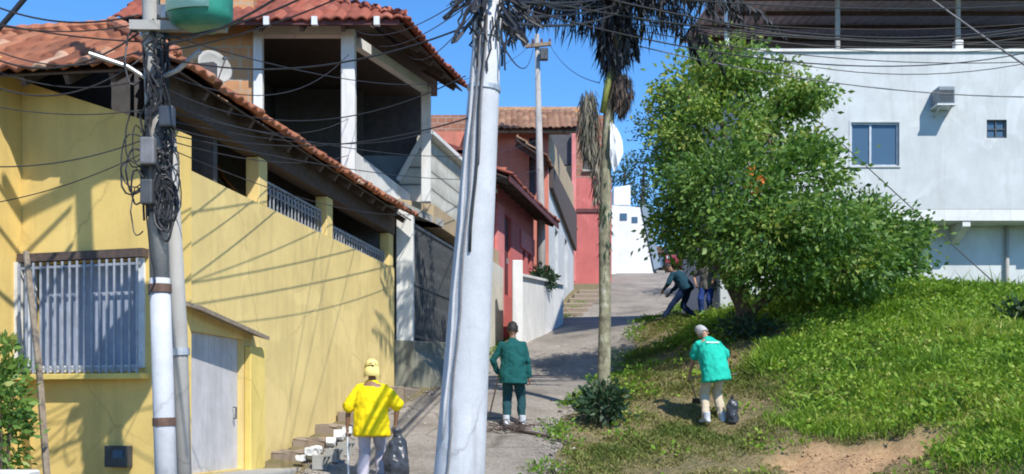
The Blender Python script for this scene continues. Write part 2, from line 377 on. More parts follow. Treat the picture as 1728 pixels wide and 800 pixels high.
# street edges (plan)
LE = np.array([(-6,-3.2),(6,-3.0),(12,-3.0),(15.4,-2.95),(18.2,-2.55),(22.1,-1.55),(27.5,-.85),(33.5,.15),(37.9,1.35),(45.8,3.2),(54.5,4.6),(66,6.5),(80,8)])
RE = np.array([(-6,3.0),(6,2.4),(12,1.2),(15.6,.62),(18,.85),(22,1.8),(27.5,3.0),(38,5.4),(46,8.1),(55,10.5),(66,13),(80,14)])
def le(y): return np.interp(y, LE[:,0], LE[:,1])
def re_(y): return np.interp(y, RE[:,0], RE[:,1])
def lump(x, y):
    return .05*np.sin(x*2.1+1.3*np.sin(y*1.7))*np.cos(y*1.9+x*.6)+.03*np.sin(x*5.3+y*4.1)+.02*np.sin(7.7*x-6.1*y)
def offroad(x, y):  # 0 on the street, 1 well to the right of it
    return np.clip((x-re_(y))/1.0, 0, 1)
DIRT = P(1412,800,16.4)
def dirtmask(x, y):
    w = .22*np.sin(x*3.1)+.18*np.sin(y*4.3+x)
    a = 1-np.sqrt(((x-DIRT.x-.1)/1.4)**2+((y-DIRT.y)/1.0)**2)+w*.6+.16*np.sin(x*11+2*np.sin(y*7))*np.sin(y*13)
    return np.clip(a*3.2, 0, 1)
def gz(x, y):
    x = np.asarray(x,float); y = np.asarray(y,float); o = offroad(x,y)
    return H(x,y)+lump(x,y)*o*1.3-.14*dirtmask(x,y)
def g1(x, y): return float(gz(np.array([x]), np.array([y]))[0])
def lushness(x, y):
    b = 5.15+.5*np.sin(y*.9)+.35*np.sin(y*2.3+1)+np.clip((18-y)*.35,0,1.4)-np.clip((y-20)*.12,0,.6)
    return np.clip((x-b)/.9+.5, 0, 1)
def axis(lo, hi, s, far, n):
    m = np.arange(lo, hi+s*.5, s); k = np.geomspace(s*1.5, far, n); return np.r_[lo-k[::-1], m, hi+k]
gx = axis(-9, 14, .16, 1500, 26); gy = axis(9, 34, .16, 1500, 34)
GX, GY = np.meshgrid(gx, gy, indexing='ij'); ZZ = gz(GX, GY)
inr = (GX>-3.9+.1705*(GY-13)+.3)*0
V = np.stack([GX,GY,ZZ],-1).reshape(-1,3); ny = len(gy)
I,J = np.meshgrid(np.arange(len(gx)-1), np.arange(ny-1), indexing='ij'); b = (I*ny+J).ravel()
ground = npmesh('ground', V, np.stack([b,b+ny,b+ny+1,b+1],1), None, smooth=True)
setp(ground, kind='structure')
def vattr(o, name, vals):
    a = o.data.attributes.new(name, 'FLOAT', 'POINT'); a.data.foreach_set('value', np.asarray(vals, dtype=np.float32))
vattr(ground, 'lush', lushness(V[:,0],V[:,1])); vattr(ground, 'dirt', dirtmask(V[:,0],V[:,1]))
m, nt, bs = new_mat('soil_and_turf'); v = coords(nt)
n1 = noise(nt, 1.3, 6, .7, v); n2 = noise(nt, 14, 6, .7, v); n3 = noise(nt, 5, 5, .65, v)
al = nt.nodes.new('ShaderNodeAttribute'); al.attribute_name='lush'; ad = nt.nodes.new('ShaderNodeAttribute'); ad.attribute_name='dirt'
dry = ramp(nt, [(.3,(.10,.10,.04)),(.5,(.17,.14,.065)),(.7,(.24,.18,.10))]); nt.links.new(n3.outputs[0], dry.inputs[0])
soil = ramp(nt, [(.3,(.26,.15,.08)),(.5,(.40,.25,.13)),(.72,(.52,.36,.21))]); nt.links.new(n2.outputs[0], soil.inputs[0])
lus = ramp(nt, [(.3,(.045,.075,.018)),(.7,(.09,.12,.03))]); nt.links.new(n2.outputs[0], lus.inputs[0])
c = mixc(nt, al.outputs['Fac'], dry.outputs[0], lus.outputs[0])
bare = ramp(nt, [(.56,(0,0,0)),(.66,(.75,.75,.75))]); nt.links.new(n1.outputs[0], bare.inputs[0])
brown = ramp(nt, [(.3,(.15,.09,.05)),(.7,(.28,.18,.10))]); nt.links.new(n2.outputs[0], brown.inputs[0])
inv = nt.nodes.new('ShaderNodeMath'); inv.operation='MULTIPLY_ADD'; inv.inputs[1].default_value=-1; inv.inputs[2].default_value=1; nt.links.new(al.outputs['Fac'], inv.inputs[0])
ml = nt.nodes.new('ShaderNodeMath'); ml.operation='MULTIPLY'; nt.links.new(inv.outputs[0], ml.inputs[0]); nt.links.new(bare.outputs[0], ml.inputs[1])
c = mixc(nt, ml.outputs[0], c, brown.outputs[0]); c = mixc(nt, ad.outputs['Fac'], c, soil.outputs[0])
nt.links.new(c, bs.inputs['Base Color']); bs.inputs['Roughness'].default_value=.95; bump(nt, bs, n2.outputs[0], .8, .05)
ground.data.materials.append(m)
# street
ys = np.r_[np.arange(-6,10,1.0), np.arange(10,70,.35)]; us = np.linspace(0,1,25)
V = []
for y in ys:
    wob = .10*math.sin(y*2.3)+.06*math.sin(y*5.9+1)
    for u in us:
        a, b2 = le(y), re_(y)+wob; x = a+(b2-a)*u
        e = min(u,1-u); V.append((x,y,h1(x,y)+.035+.03*math.sin(math.pi*u)-(.07 if e<1e-6 else 0)))
n = len(us); Fc = [(i*n+j,i*n+j+1,(i+1)*n+j+1,(i+1)*n+j) for i in range(len(ys)-1) for j in range(n-1)]
m, nt, bs = new_mat('worn_concrete_road'); v = coords(nt)
n1 = noise(nt,.7,6,.7,v); n2 = noise(nt,22,5,.7,v); n3 = noise(nt,3.5,5,.7,coords(nt,(1,.35,1)))
r1 = ramp(nt,[(.32,(.17,.15,.125)),(.48,(.29,.26,.225)),(.68,(.38,.345,.30))]); nt.links.new(n1.outputs[0], r1.inputs[0])
r2 = ramp(nt,[(.35,(.58,.56,.54)),(.62,(1,1,1))]); nt.links.new(n2.outputs[0], r2.inputs[0])
r3 = ramp(nt,[(.52,(0,0,0)),(.74,(.55,.55,.55))]); nt.links.new(n3.outputs[0], r3.inputs[0])
c = mixc(nt, 1., r1.outputs[0], r2.outputs[0],'MULTIPLY'); c = mixc(nt, r3.outputs[0], c, (.20,.165,.12))
vo = nt.nodes.new('ShaderNodeTexVoronoi'); vo.feature='DISTANCE_TO_EDGE'; vo.inputs['Scale'].default_value=.55
nd = noise(nt,2,4,.6,v); mxv = mixc(nt,.12,v,nd.outputs['Color']); nt.links.new(mxv, vo.inputs['Vector'])
rc = ramp(nt,[(0,(.8,.8,.8)),(.012,(0,0,0))]); nt.links.new(vo.outputs['Distance'], rc.inputs[0]); c = mixc(nt, rc.outputs[0], c, (.10,.085,.07))
nt.links.new(c, bs.inputs['Base Color']); bs.inputs['Roughness'].default_value=.9; bump(nt,bs,n2.outputs[0],.5,.02)
road = npmesh('street', V, Fc, m, smooth=True); setp(road, kind='structure')

# ------------------------------------------------------------------ grass
def blades(x, y, hgt, wid, lean, tone):
    N = len(x); z = gz(x,y)-.01; a = rng.uniform(0,2*np.pi,N); b = rng.uniform(0,2*np.pi,N)
    w = np.stack([np.cos(a),np.sin(a),np.zeros(N)],1)*wid[:,None]*.5
    base = np.stack([x,y,z],1); l = np.stack([np.cos(b),np.sin(b),np.zeros(N)],1)*(lean*hgt)[:,None]
    mid = base+l*.35+np.array([0,0,1])*(hgt*.6)[:,None]; tip = base+l+np.array([0,0,1])*(hgt*.95)[:,None]
    V = np.stack([base, mid+w, tip, mid-w],1).reshape(-1,3)
    return V, np.arange(4*N).reshape(N,4), tone
def vn(x, y, s, seed=0):  # cheap smooth noise 0..1
    return .5+.25*(np.sin(x*s+seed+1.7*np.sin(y*s*.8+seed))+np.sin(y*s*1.2+2*seed+1.3*np.sin(x*s*.9)))
# lush hillside
N = 420000; x = rng.uniform(3.5,15.5,N); y = rng.uniform(13.0,27.2,N); l = lushness(x,y)
keep = (rng.uniform(0,1,N) < l*(.25+.75*np.clip(18/y,0,1))) & (dirtmask(x,y)<.3) & (y < 26.6); x,y,l = x[keep],y[keep],l[keep]
hh = (.05+.20*vn(x,y,1.7,1)**1.5+.16*vn(x,y,5.0,3)**2)*rng.uniform(.4,1.5,len(x)); hh *= .72; hh *= np.where(rng.uniform(0,1,len(x))<.015, 2.1, 1)
tone = np.clip(.02+.55*vn(x,y,1.1,2)+.35*vn(x,y,3.7,5)+.15*vn(x,y,9,8)+rng.normal(0,.17,len(x)),0,1)
Vb,Fb,Tb = blades(x,y,hh,rng.uniform(.010,.030,len(x)),rng.uniform(.2,1.1,len(x)),tone)
g = npmesh('grass', Vb, Fb, M['grass'], tone=Tb); setp(g,'lush bright green grass and weeds covering the hillside under the white building','grass',kind='stuff')
# mown verge
N = 300000; x = rng.uniform(.2,8.5,N); y = rng.uniform(14.5,31,N); l = lushness(x,y); o = (x-re_(y)-.08*np.sin(y*7))
pat = vn(x,y,1.8,4)*.6+vn(x,y,4.4,7)*.4
keep = (rng.uniform(0,1,N) < (1-l*.8)*np.clip(o*3+.2,0,1)*np.clip((pat-.20)*3.2,.16,1)) & (dirtmask(x,y)<.22) & (o>-.06) & ~((x>5.2)&(y>26.8)); x,y,pat = x[keep],y[keep],pat[keep]
tone = np.clip(1.02-.95*pat+rng.normal(0,.17,len(x)),0,1); hh = (.025+.10*pat**2+.03*(y>20))*rng.uniform(.5,1.5,len(x))
Vb,Fb,Tb = blades(x,y,hh,rng.uniform(.010,.03,len(x)),rng.uniform(.2,1.4,len(x)),tone)
g = npmesh('mown_grass', Vb, Fb, M['drygrass'], tone=Tb); setp(g,'short patchy olive and straw coloured mown grass beside the street','grass',kind='stuff')
# ground-cover weeds with broad leaves
N = 10500; cx = rng.uniform(1.2,15,N); cy = rng.uniform(14.5,28,N); l = lushness(cx,cy); pt = vn(cx,cy,2.9,9)
keep = (rng.uniform(0,1,N) < np.where(l>.4,.75*pt+.15, .4*(pt>.62)*np.clip((cy-18)/3,.15,1))) & (cx>re_(cy)+.5) & (dirtmask(cx,cy)<.1) & ~((cx>5.2)&(cy>26.6))
cx,cy = cx[keep],cy[keep]; per = 16; cc = np.stack([cx,cy,gz(cx,cy)+.10],1)
off = rng.normal(0,1,(len(cx),per,3))*np.array([.13,.13,.06]); pts = (cc[:,None]+off).reshape(-1,3); out = off.reshape(-1,3)*6+np.array([0,0,.6])
Vl,Fl = leaves(pts,out,.085,aspect=.6); tn = np.repeat(np.clip(rng.normal(.5,.2,len(cx)),0,1),per)+rng.normal(0,.1,len(pts))
# weeds creeping over the street edges
N = 900; ey = rng.uniform(15.5,44,N); sd_ = rng.uniform(0,1,N) < .62
ex = np.where(sd_, re_(ey)+rng.normal(-.05,.16,N), le(ey)+rng.normal(.16,.12,N)); k_ = (ey > np.where(sd_,15.5,26)) & (vn(ex,ey,2.7,3) > .42); ex,ey = ex[k_],ey[k_]
off = rng.normal(0,1,(len(ex),14,3))*np.array([.09,.09,.03]); pe = (np.stack([ex,ey,np.maximum(gz(ex,ey),H(ex,ey)+.04)+.04],1)[:,None]+off).reshape(-1,3)
V2_,F2_ = leaves(pe, off.reshape(-1,3)*6+np.array([0,0,.7]), .085, aspect=.35); Vl = np.concatenate([Vl,V2_]); Fl = np.concatenate([Fl,F2_+len(Vl)-len(V2_)]); tn = np.r_[tn, rng.uniform(.0,.6,len(pe))]
g = npmesh('weeds', Vl, Fl, M['grass'], tone=np.clip(tn,0,1)); setp(g,'broad leaved green weeds growing through the hillside grass','weeds',kind='stuff')

# stones and clods on the dirt patch and along the street edge
_ib = bmesh.new(); bmesh.ops.create_icosphere(_ib, subdivisions=1, radius=1); IV=np.array([v.co[:] for v in _ib.verts]); IF=np.array([[v.index for v in f.verts] for f in _ib.faces]); _ib.free()
def scatter(name, x, y, size, mat, label):
    n=len(x); z=np.maximum(gz(x,y), np.where(offroad(x,y)<=0, H(x,y)+.05, -9)); sc=size[:,None,None]*rng.uniform(.55,1.25,(n,1,3)); V=IV[None]*sc*rng.uniform(.75,1.2,(n,len(IV),1))
    a=rng.uniform(0,6.28,n); ca,sa=np.cos(a)[:,None],np.sin(a)[:,None]; V=np.stack([V[:,:,0]*ca-V[:,:,1]*sa, V[:,:,0]*sa+V[:,:,1]*ca, V[:,:,2]*.7],2)+np.stack([x,y,z+size*.2],1)[:,None]
    o=npmesh(name, V.reshape(-1,3), (IF[None]+np.arange(n)[:,None,None]*len(IV)).reshape(-1,3), mat, None, np.repeat(rng.uniform(0,1,n),len(IF))); return setp(o,label,'stones',kind='stuff')
M['clod'] = attr_mat('earth_clod', [(0,(.20,.12,.065)),(.5,(.36,.23,.13)),(1,(.50,.36,.22))], .95)
M['gravel'] = attr_mat('street_gravel', [(0,(.13,.11,.09)),(.5,(.27,.24,.21)),(1,(.45,.42,.38))], .95)
n=1500; x=DIRT.x+rng.normal(0,.85,n); y=DIRT.y+rng.normal(0,.6,n); k=dirtmask(x,y)>.02; scatter('clods', x[k], y[k], rng.gamma(1.3,.0055,k.sum())+.003, M['clod'], 'loose clods of orange brown earth on the bare patch of the verge')
n=2600; y=14.5+rng.uniform(0,1,n)**1.5*26; s_=rng.uniform(0,1,n)<.55; x=np.where(s_, re_(y)+rng.normal(-.06,.14,n), le(y)+np.abs(rng.normal(0,.35,n))); scatter('gravel', x, y, rng.gamma(1.5,.008,n)+.005, M['gravel'], 'loose gravel and grit gathered along both edges of the street')
# ------------------------------------------------------------------ yellow house
V2 = lambda p: Vector((p[0], p[1]))
A0 = V2((-3.92,13.0)); A1 = V2((-2.37,22.1)); sd = (A1-A0).normalized(); sn = Vector((sd.y,-sd.x))   # sn: out to the street
fd = Vector((-.958,.287)); fn = Vector((-.287,-.958))                                                # front: leftwards, and out
def SP(s, out=0, z=0): p = A0+sd*s+sn*out; return Vector((p.x,p.y,z))
def FP(s, out=0, z=0): p = A0+fd*s+fn*out; return Vector((p.x,p.y,z))
house = thing('yellow_house', (A0.x-.2, A0.y+.3, -1.3), 'ochre yellow house with clay tile eaves, barred window and sloping street wall', 'house')
LS = (A1-A0).length
bm = wall(BM(), A0, A1, -2.2, 2.95, .22, [(.2,1.8,-.72,1.02)])
part('street_wall', bm, M['yellow'], house)
FL = 9.0; fs0, fs1 = .53, 2.154
bm = wall(BM(), (A0+fd*2.27), A0, -2.2, 4.15, .22, [(2.27-fs1, 2.27-fs0, .58, 1.87)], ztop=(4.15,3.35)); part('front_wall', bm, M['yellowf'], house)
bm = wall(BM(), (A0+fd*FL), (A0+fd*2.274), -2.2, 4.3, .22); part('front_wall', bm, M['yellowf'], house)
bm = wall(BM(), (A0+fd*FL-fn*.9), (A0-fn*.9+sd*.4-sn*.3), 2.4, 4.6, .1); part('eave_shade_wall', bm, M['dark'], house)  # dark wall behind the gap stands in for shade under the eave
bm = BM(); p = [FP(2.27,0,-2.2), FP(2.27,.42,-2.2), FP(9,.42,-2.2), FP(9,0,-2.2)]
prism(bm, [q-Vector((fn.x,fn.y,0))*.0+Vector((fn.x,fn.y,0))*.004 for q in p], (0,0,6.55)); part('wing_wall', bm, M['yellowf'], house)
# end wall, rear, inner wall and floor of the gallery behind the street wall
bm = wall(BM(), A1+sd*0, A1+Vector((-5,.9)), -1.5, 2.95, .2); part('end_wall', bm, M['yellow'], house)
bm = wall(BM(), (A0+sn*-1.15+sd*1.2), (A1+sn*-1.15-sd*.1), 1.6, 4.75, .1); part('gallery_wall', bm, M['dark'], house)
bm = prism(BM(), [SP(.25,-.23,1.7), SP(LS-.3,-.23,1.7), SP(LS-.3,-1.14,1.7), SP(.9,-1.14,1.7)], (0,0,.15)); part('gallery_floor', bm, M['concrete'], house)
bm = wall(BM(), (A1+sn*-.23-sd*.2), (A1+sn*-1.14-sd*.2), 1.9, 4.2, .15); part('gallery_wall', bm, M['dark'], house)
part('wall_plate', beam(BM(), SP(-.1,-.11,3.84), SP(LS,-.11,3.84), .24,.44), M['darkwood'], house)
for s in (2.52, 5.35, LS-.18):
    bm = bev(box(BM(), SP(s,-.11,3.282), Vector((*sd,0))*.15, Vector((*sn,0))*.1, (0,0,.33)), .01); part('gallery_post', bm, M['yellow'], house)
def railing(name, s0, s1, z0, z1, parent, mat):
    bm = BM()
    for z in (z0+.04, z1): beam(bm, SP(s0,-.11,z), SP(s1,-.11,z), .03,.03)
    n = int((s1-s0)/.14)
    for i in range(n+1):
        s = s0+(s1-s0)*i/n; beam(bm, SP(s,-.11,z0), SP(s,-.11,z1), .022,.022, up=(0,1,0))
        if i < n:
            c = SP(s+(s1-s0)/n/2,-.11,(z0+z1)/2+.1); tube(bm, [c+Vector((*sd,0))*(.055*math.cos(a))+Vector((0,0,.055*math.sin(a))) for a in np.linspace(0,2*math.pi,9)], [.011]*9, 5)
    return part(name, bm, mat, parent)
railing('gallery_railing', 2.72, 5.18, 2.95, 3.36, house, M['winbar']); railing('gallery_railing', 5.52, LS-.36, 2.95, 3.2, house, M['winbar'])
# coping line, pilaster, door
bm = bev(box(BM(), SP(2.08,.05,-.35), Vector((*sd,0))*.25, Vector((*sn,0))*.048, (0,0,1.28)), .012); part('door_pilaster', bm, M['yellow2'], house)
door = part('plank_door', (lambda b: [box(b, SP(.2+1.6*(i+.5)/9,-.10,.15), Vector((*sd,0))*.085, Vector((*sn,0))*.02, (0,0,.868)) for i in range(9)] and b)(BM()), M['doorgrey'], house)
part('door_handle', tube(BM(), [SP(1.62,-.06,-.05), SP(1.62,-.02,-.05), SP(1.62,-.02,.1), SP(1.62,-.06,.1)], [.012]*4, 6), M['metald'], door)
bm = prism(BM(), [SP(.02,.004,1.36), SP(2.12,.004,1.14), SP(2.12,.004,1.09), SP(.02,.004,1.31)], Vector((*sn,0))*.24+Vector((0,0,-.07)))
can = part('door_canopy', bm, M['wood'], house)
part('door_step', bev(box(BM(), SP(1.3,.30,-1.1), Vector((*sd,0))*1.35, Vector((*sn,0))*.28, (0,0,.36)), .03, 2), M['concrete'], house)
# barred window
wn = part('window', (lambda b: [box(b, (FP(fs0,-.02,1.225)), Vector((*fd,0))*.045, Vector((*fn,0))*.06, (0,0,.66)), box(b, FP(fs1,-.02,1.225), Vector((*fd,0))*.045, Vector((*fn,0))*.06,(0,0,.66)),
      box(b, FP((fs0+fs1)/2,-.02,.56), Vector((*fd,0))*.765, Vector((*fn,0))*.06,(0,0,.04))] and b)(BM()), M['metalw'], house)
part('window_lintel', box(BM(), FP((fs0+fs1)/2,.03,1.93), Vector((*fd,0))*.90, Vector((*fn,0))*.09,(0,0,.05)), M['darkwood'], wn)
bm = BM()
for i in range(5):
    s = fs0+.06+(fs1-fs0-.12)*(i+.5)/5; box(bm, FP(s,-.13,1.22), Vector((*fd,0))*.149, Vector((*fn,0))*.012,(0,0,.62))
part('shutter', bm, M['curtain'], wn)
nb = 17
for i in range(nb):
    s = fs0-.02+(fs1-fs0+.06)*i/(nb-1); part('window_bar', beam(BM(), FP(s,.13,.50), FP(s,.13,1.86), .024,.024,up=(0,1,0)), M['winbar'], wn)
for z in (.56,1.80): part('grille_rail', beam(BM(), FP(fs0-.05,.115,z), FP(fs1+.05,.115,z), .02,.03), M['winbar'], wn)
part('window_sill', bev(box(BM(), FP((fs0+fs1)/2,.06,.46), Vector((*fd,0))*.92, Vector((*fn,0))*.12,(0,0,.035)),.008), M['yellow2'], wn)
part('side_panel', box(BM(), FP(fs1+.10,.07,1.2), Vector((*fd,0))*.03, Vector((*fn,0))*.065,(0,0,.68)), M['white'], wn)
mb = thing('meter_box', FP(.82,0,-.62), 'small black electricity meter box on the yellow front wall under the barred window', 'meter box')
mbx = part('case', bev(box(BM(), FP(.82,.06,-.50), Vector((*fd,0))*.16, Vector((*fn,0))*.06,(0,0,.13)),.015,2), M['bag'], mb)
part('dial_window', box(BM(), FP(.78,.123,-.47), Vector((*fd,0))*.07, Vector((*fn,0))*.006,(0,0,.05)), M['glass'], mb)
# roof
E0 = P(298,98,12.25); E1 = P(700,365,22.0); E2 = E0+Vector((-.958,.287,.05))*6.2
SL = .65
def roof_plane(name, O, Eend, inward, vmax, mat, parent, soffit=True, slope=SL, rafter=.62, depth=None, rafters=True):
    U = (Eend-O); L = U.length; U.normalize(); V = Vector((inward[0],inward[1],slope)).normalized()
    t = tile_roof(name, O, U, V, L, vmax, mat, parent); N = U.cross((V-U*V.dot(U)).normalized()); N = N if N.z>0 else -N
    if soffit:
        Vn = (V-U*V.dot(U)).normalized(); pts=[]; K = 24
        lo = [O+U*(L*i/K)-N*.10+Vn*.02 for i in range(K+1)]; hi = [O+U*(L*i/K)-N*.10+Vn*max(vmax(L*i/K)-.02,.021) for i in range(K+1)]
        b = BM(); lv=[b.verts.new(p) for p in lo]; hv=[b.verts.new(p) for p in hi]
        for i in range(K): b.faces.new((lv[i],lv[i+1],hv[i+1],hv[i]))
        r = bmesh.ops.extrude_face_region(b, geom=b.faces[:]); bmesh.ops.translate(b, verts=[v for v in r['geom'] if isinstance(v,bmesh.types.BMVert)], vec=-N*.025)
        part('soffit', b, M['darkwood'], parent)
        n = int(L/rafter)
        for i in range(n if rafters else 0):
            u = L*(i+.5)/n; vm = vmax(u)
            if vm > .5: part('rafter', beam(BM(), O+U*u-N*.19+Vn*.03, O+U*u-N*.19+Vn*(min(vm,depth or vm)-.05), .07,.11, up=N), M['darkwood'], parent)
    return t
LF = (E0-E2).length
roof_plane('roof', E2, E0, (.287,.958), lambda u: max(.05,min(1.75, .90*(LF-u))), M['tile'], house)
LSR = (E1-E0).length
roof_plane('roof', E0, E1, (-.98,.18), lambda u: max(.05,min(2.3, .90*u)) if u < 7.3 else 1.9, M['tile'], house)
# back slope so the roof is closed
RT = Vector((.287,.958,SL)).normalized()*1.75; a = E2+RT; b_ = E0-(E0-E2).normalized()*1.95+RT
roof_plane('roof', a+Vector((.287*3,.958*3,-1.6)), b_+Vector((.287*3,.958*3,-1.6)), (-.287,-.958), lambda u: 3.38, M['tile'], house, soffit=False, slope=.533)
bm = tube(BM(), [a+(b_-a)*k/40+Vector((0,0,.01)) for k in range(41)], [.085 if k%2 else .068 for k in range(41)], 8); part('ridge_cap', bm, M['clay'], house)
bm = tube(BM(), [E0+(b_-E0)*k/16+Vector((0,0,.06)) for k in range(17)], [.085 if k%2 else .068 for k in range(17)], 8); part('hip_cap', bm, M['clay'], house)

# bits and pieces at the foot of the yellow house
t = thing('wooden_stake', (XZ(85,12.6),12.6,g1(XZ(85,12.6),12.6)-.1), 'thin weathered wooden stake leaning in front of the barred window', 'stake')
part('shaft', tube(BM(), [Vector((XZ(88,12.6),12.6,-1.5)), P(66,620,12.75), P(44,425,12.95)], [.045,.04,.035], 7), M['wood'], t)
t = part('low_wall', bev(abox(BM(), XZ(-80,11.6),XZ(62,11.6),11.4,11.7,-1.8,ZY(793,11.6)),.02), M['white'], None, base=(-5.6,11.5,-1.6))
setp(t,'low white garden wall at the foot of the yellow house','wall')
def bush(name, c, rad, ncl, per, clr, size, mat, label, cat='bush', stem=True, group=None, aspect=.42):
    c = Vector(c); zb = g1(c.x,c.y)
    t = thing(name, (c.x,c.y,zb), label, cat, group)
    pts,out,tn = clumped(c, rad, ncl, per, clr, .3); pts[:,2] = np.maximum(pts[:,2], zb+.02)
    Vv,Ff = leaves(pts,out+np.array([0,0,.25]),size,aspect=aspect); npmesh('foliage',Vv,Ff,mat,t,tn)
    if stem:
        bm = BM()
        for k in range(5):
            a = k*1.3; tube(bm, [(c.x+.05*math.cos(a),c.y+.05*math.sin(a),zb-.05),(c.x+rad[0]*.3*math.cos(a),c.y+rad[1]*.3*math.sin(a),(zb+c.z)/2),(c.x+rad[0]*.6*math.cos(a),c.y+rad[1]*.6*math.sin(a),c.z+rad[2]*.4)],[.025,.016,.006],5)
        part('stem', bm, M['bark'], t)
    return t
bush('bush', P(2,700,12.3), (.24,.28,.82), 90, 16, .08, .12, M['leaf'], 'bright green leafy bush at the left corner of the yellow house')
# rubble and steps along the wall foot
for i,(s0,s1,zt) in enumerate(((2.75,3.6,-.52),(3.6,4.6,-.36),(4.6,5.6,-.16),(5.6,6.7,.06),(6.7,7.8,.28),(7.8,9.2,.52))):
    bm = bev(box(BM(), SP((s0+s1)/2,.26+.02*(i%2),zt-.5), Vector((*sd,0))*((s1-s0)/2-.004), Vector((*sn,0))*(.25+.03*(i%3)), (0,0,.5)), .03, 1)
    bmesh.ops.subdivide_edges(bm, edges=bm.edges[:], cuts=2, use_grid_fill=True)
    for v in bm.verts: v.co += Vector((random.uniform(-.022,.022),random.uniform(-.02,.02),random.uniform(-.022,.022)))
    o = part('stone_step', bm, M['stone'], None, base=SP((s0+s1)/2,.26,zt-.6))
    setp(o,'rough brownish concrete step in the flight along the foot of the yellow street wall','step','steps along the yellow wall')
random.seed(3)
for i in range(14):
    s = 2.5+i*.16; c = SP(s,.55+random.uniform(-.05,.12),0); c.z = max(g1(c.x,c.y),-1.1)+random.uniform(.05,.2)
    bm = BM(); bmesh.ops.create_icosphere(bm, subdivisions=2, radius=.085)
    for v in bm.verts: v.co = Matrix.Rotation(i*1.7,3,'X')@Vector((max(-.06,min(.07,v.co.x*1.3))+random.uniform(-.008,.008),max(-.05,min(.055,v.co.y))+random.uniform(-.008,.008),max(-.045,min(.04,v.co.z))+random.uniform(-.008,.008)))+c
    o = part('broken_stone', bm, M['white'], None, base=c); setp(o,'chunk of broken white masonry heaped beside the lowest step of the yellow wall','stone','broken masonry by the steps')
def hollow_brick(c, d):
    d = Vector((*d,0)); n = Vector((-d.y,d.x,0)); bm = BM()
    box(bm, c+Vector((0,0,.085)), d*.17, n*.08,(0,0,.012)); box(bm, c-Vector((0,0,.085)), d*.17, n*.08,(0,0,.012))
    for k in (-.155,0,.155): box(bm, c+d*k, d*.014, n*.079,(0,0,.0729))
    return bm
for i in range(3):
    c = SP(2.5+i*.42,.86+.04*i,0); c.z = g1(c.x,c.y)+.12
    o = part('hollow_block', hollow_brick(c, (sd.x,sd.y)), M['concrete'], None, base=c-Vector((0,0,.1))); setp(o,'grey hollow concrete block lying on the street edge in front of the white stone chunks','block','hollow blocks by the steps')

# ------------------------------------------------------------------ house with veranda (second house)
vh = thing('veranda_house', (-3.2,22.6,.7), 'two storey house with white veranda posts under a dark red tile roof', 'house')
q0 = Vector((-2.98,20.0)); q1 = Vector((-1.83,23.3)); qd=(q1-q0).normalized(); qn=Vector((qd.y,-qd.x))
part('side_wall', wall(BM(), (XZ(250,20.0),20.0), (XZ(428,20.0),20.0), 3.0, 7.9, .25), M['brick'], vh)
def post(px0,px1,Y,z0,z1,mat,name='veranda_post'):
    w=(XZ(px1,Y)-XZ(px0,Y)); part(name, bev(abox(BM(), XZ(px0,Y),XZ(px1,Y),Y-w/2,Y+w/2,z0,z1),.015), mat, vh)
post(428.5,444,20.0,4.3,ZY(52,20),M['white']); post(577,600,20.0,3.9,ZY(52,20),M['white']); post(711,727,23.3,4.5,6.95,M['white'])
part('roof_beam', abox(BM(), XZ(444.3,20),XZ(576.7,20),19.92,20.1,ZY(62,20),ZY(46,20)), M['white'], vh)
part('roof_beam', beam(BM(), Vector((q0.x+.1,q0.y+.28,6.87)), Vector((q1.x-.02,q1.y-.25,6.87)), .16,.18), M['white'], vh)
part('veranda_floor', prism(BM(), [(-5.6,20.1,4.2),(q0.x,20.1,4.2),(q1.x+.3,24.6,4.2),(-5.6,24.6,4.2)], (0,0,.15)), M['concrete'], vh)
part('parapet', wall(BM(), (q0.x+.02,20.35), (-2.27,24.45), 3.9, 4.92, .15), M['white'], vh)
part('front_parapet', wall(BM(), (-5.2,20.05), (q0.x-.2,20.05), 4.2, 4.6, .12), M['brick'], vh)
part('back_wall', wall(BM(), (-6.0,25.0), (-2.05,25.0), 4.2, 5.9, .2), M['bluegrey'], vh)
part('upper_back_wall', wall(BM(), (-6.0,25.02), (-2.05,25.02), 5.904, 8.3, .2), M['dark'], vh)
part('light_blocking_ceiling', prism(BM(), [(-7,20.15,7.25),(-2.75,20.15,7.25),(-1.6,23.6,7.25),(-1.7,25.0,7.25),(-7,25.0,7.25)], (0,0,.04)), M['darkwood'], vh)  # flat sheet added to keep light out of the veranda
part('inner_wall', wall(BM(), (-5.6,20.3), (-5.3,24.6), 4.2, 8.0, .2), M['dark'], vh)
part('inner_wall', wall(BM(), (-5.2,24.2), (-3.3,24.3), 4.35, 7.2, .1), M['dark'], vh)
# roof
e0 = P(440,30,19.36); e1 = P(682,30,19.36); e2 = P(786,147,23.4)
ea = e0+Vector((-2.6,0,.0)); La=(e1-ea).length
tf = roof_plane('roof', ea, e1, (0,1), lambda u: max(.05,min(5.2,.98*(La-u))), M['tilered'], vh, rafter=.7)
Lb=(e2-e1).length
roof_plane('roof', e1, e2, (-.97,.24), lambda u: max(.05,min(4.2,.98*u)) , M['tilered'], vh, rafter=.7)
for px in (450,531,636): part('rafter_end', box(BM(), P(px,36,19.33), (.05,0,0),(0,.05,0),(0,0,.075)), M['metalw'], vh)
part('fascia', beam(BM(), e0+Vector((-2,.03,-.07)), e1+Vector((-.08,.03,-.07)), .03,.09), M['maroon'], vh)
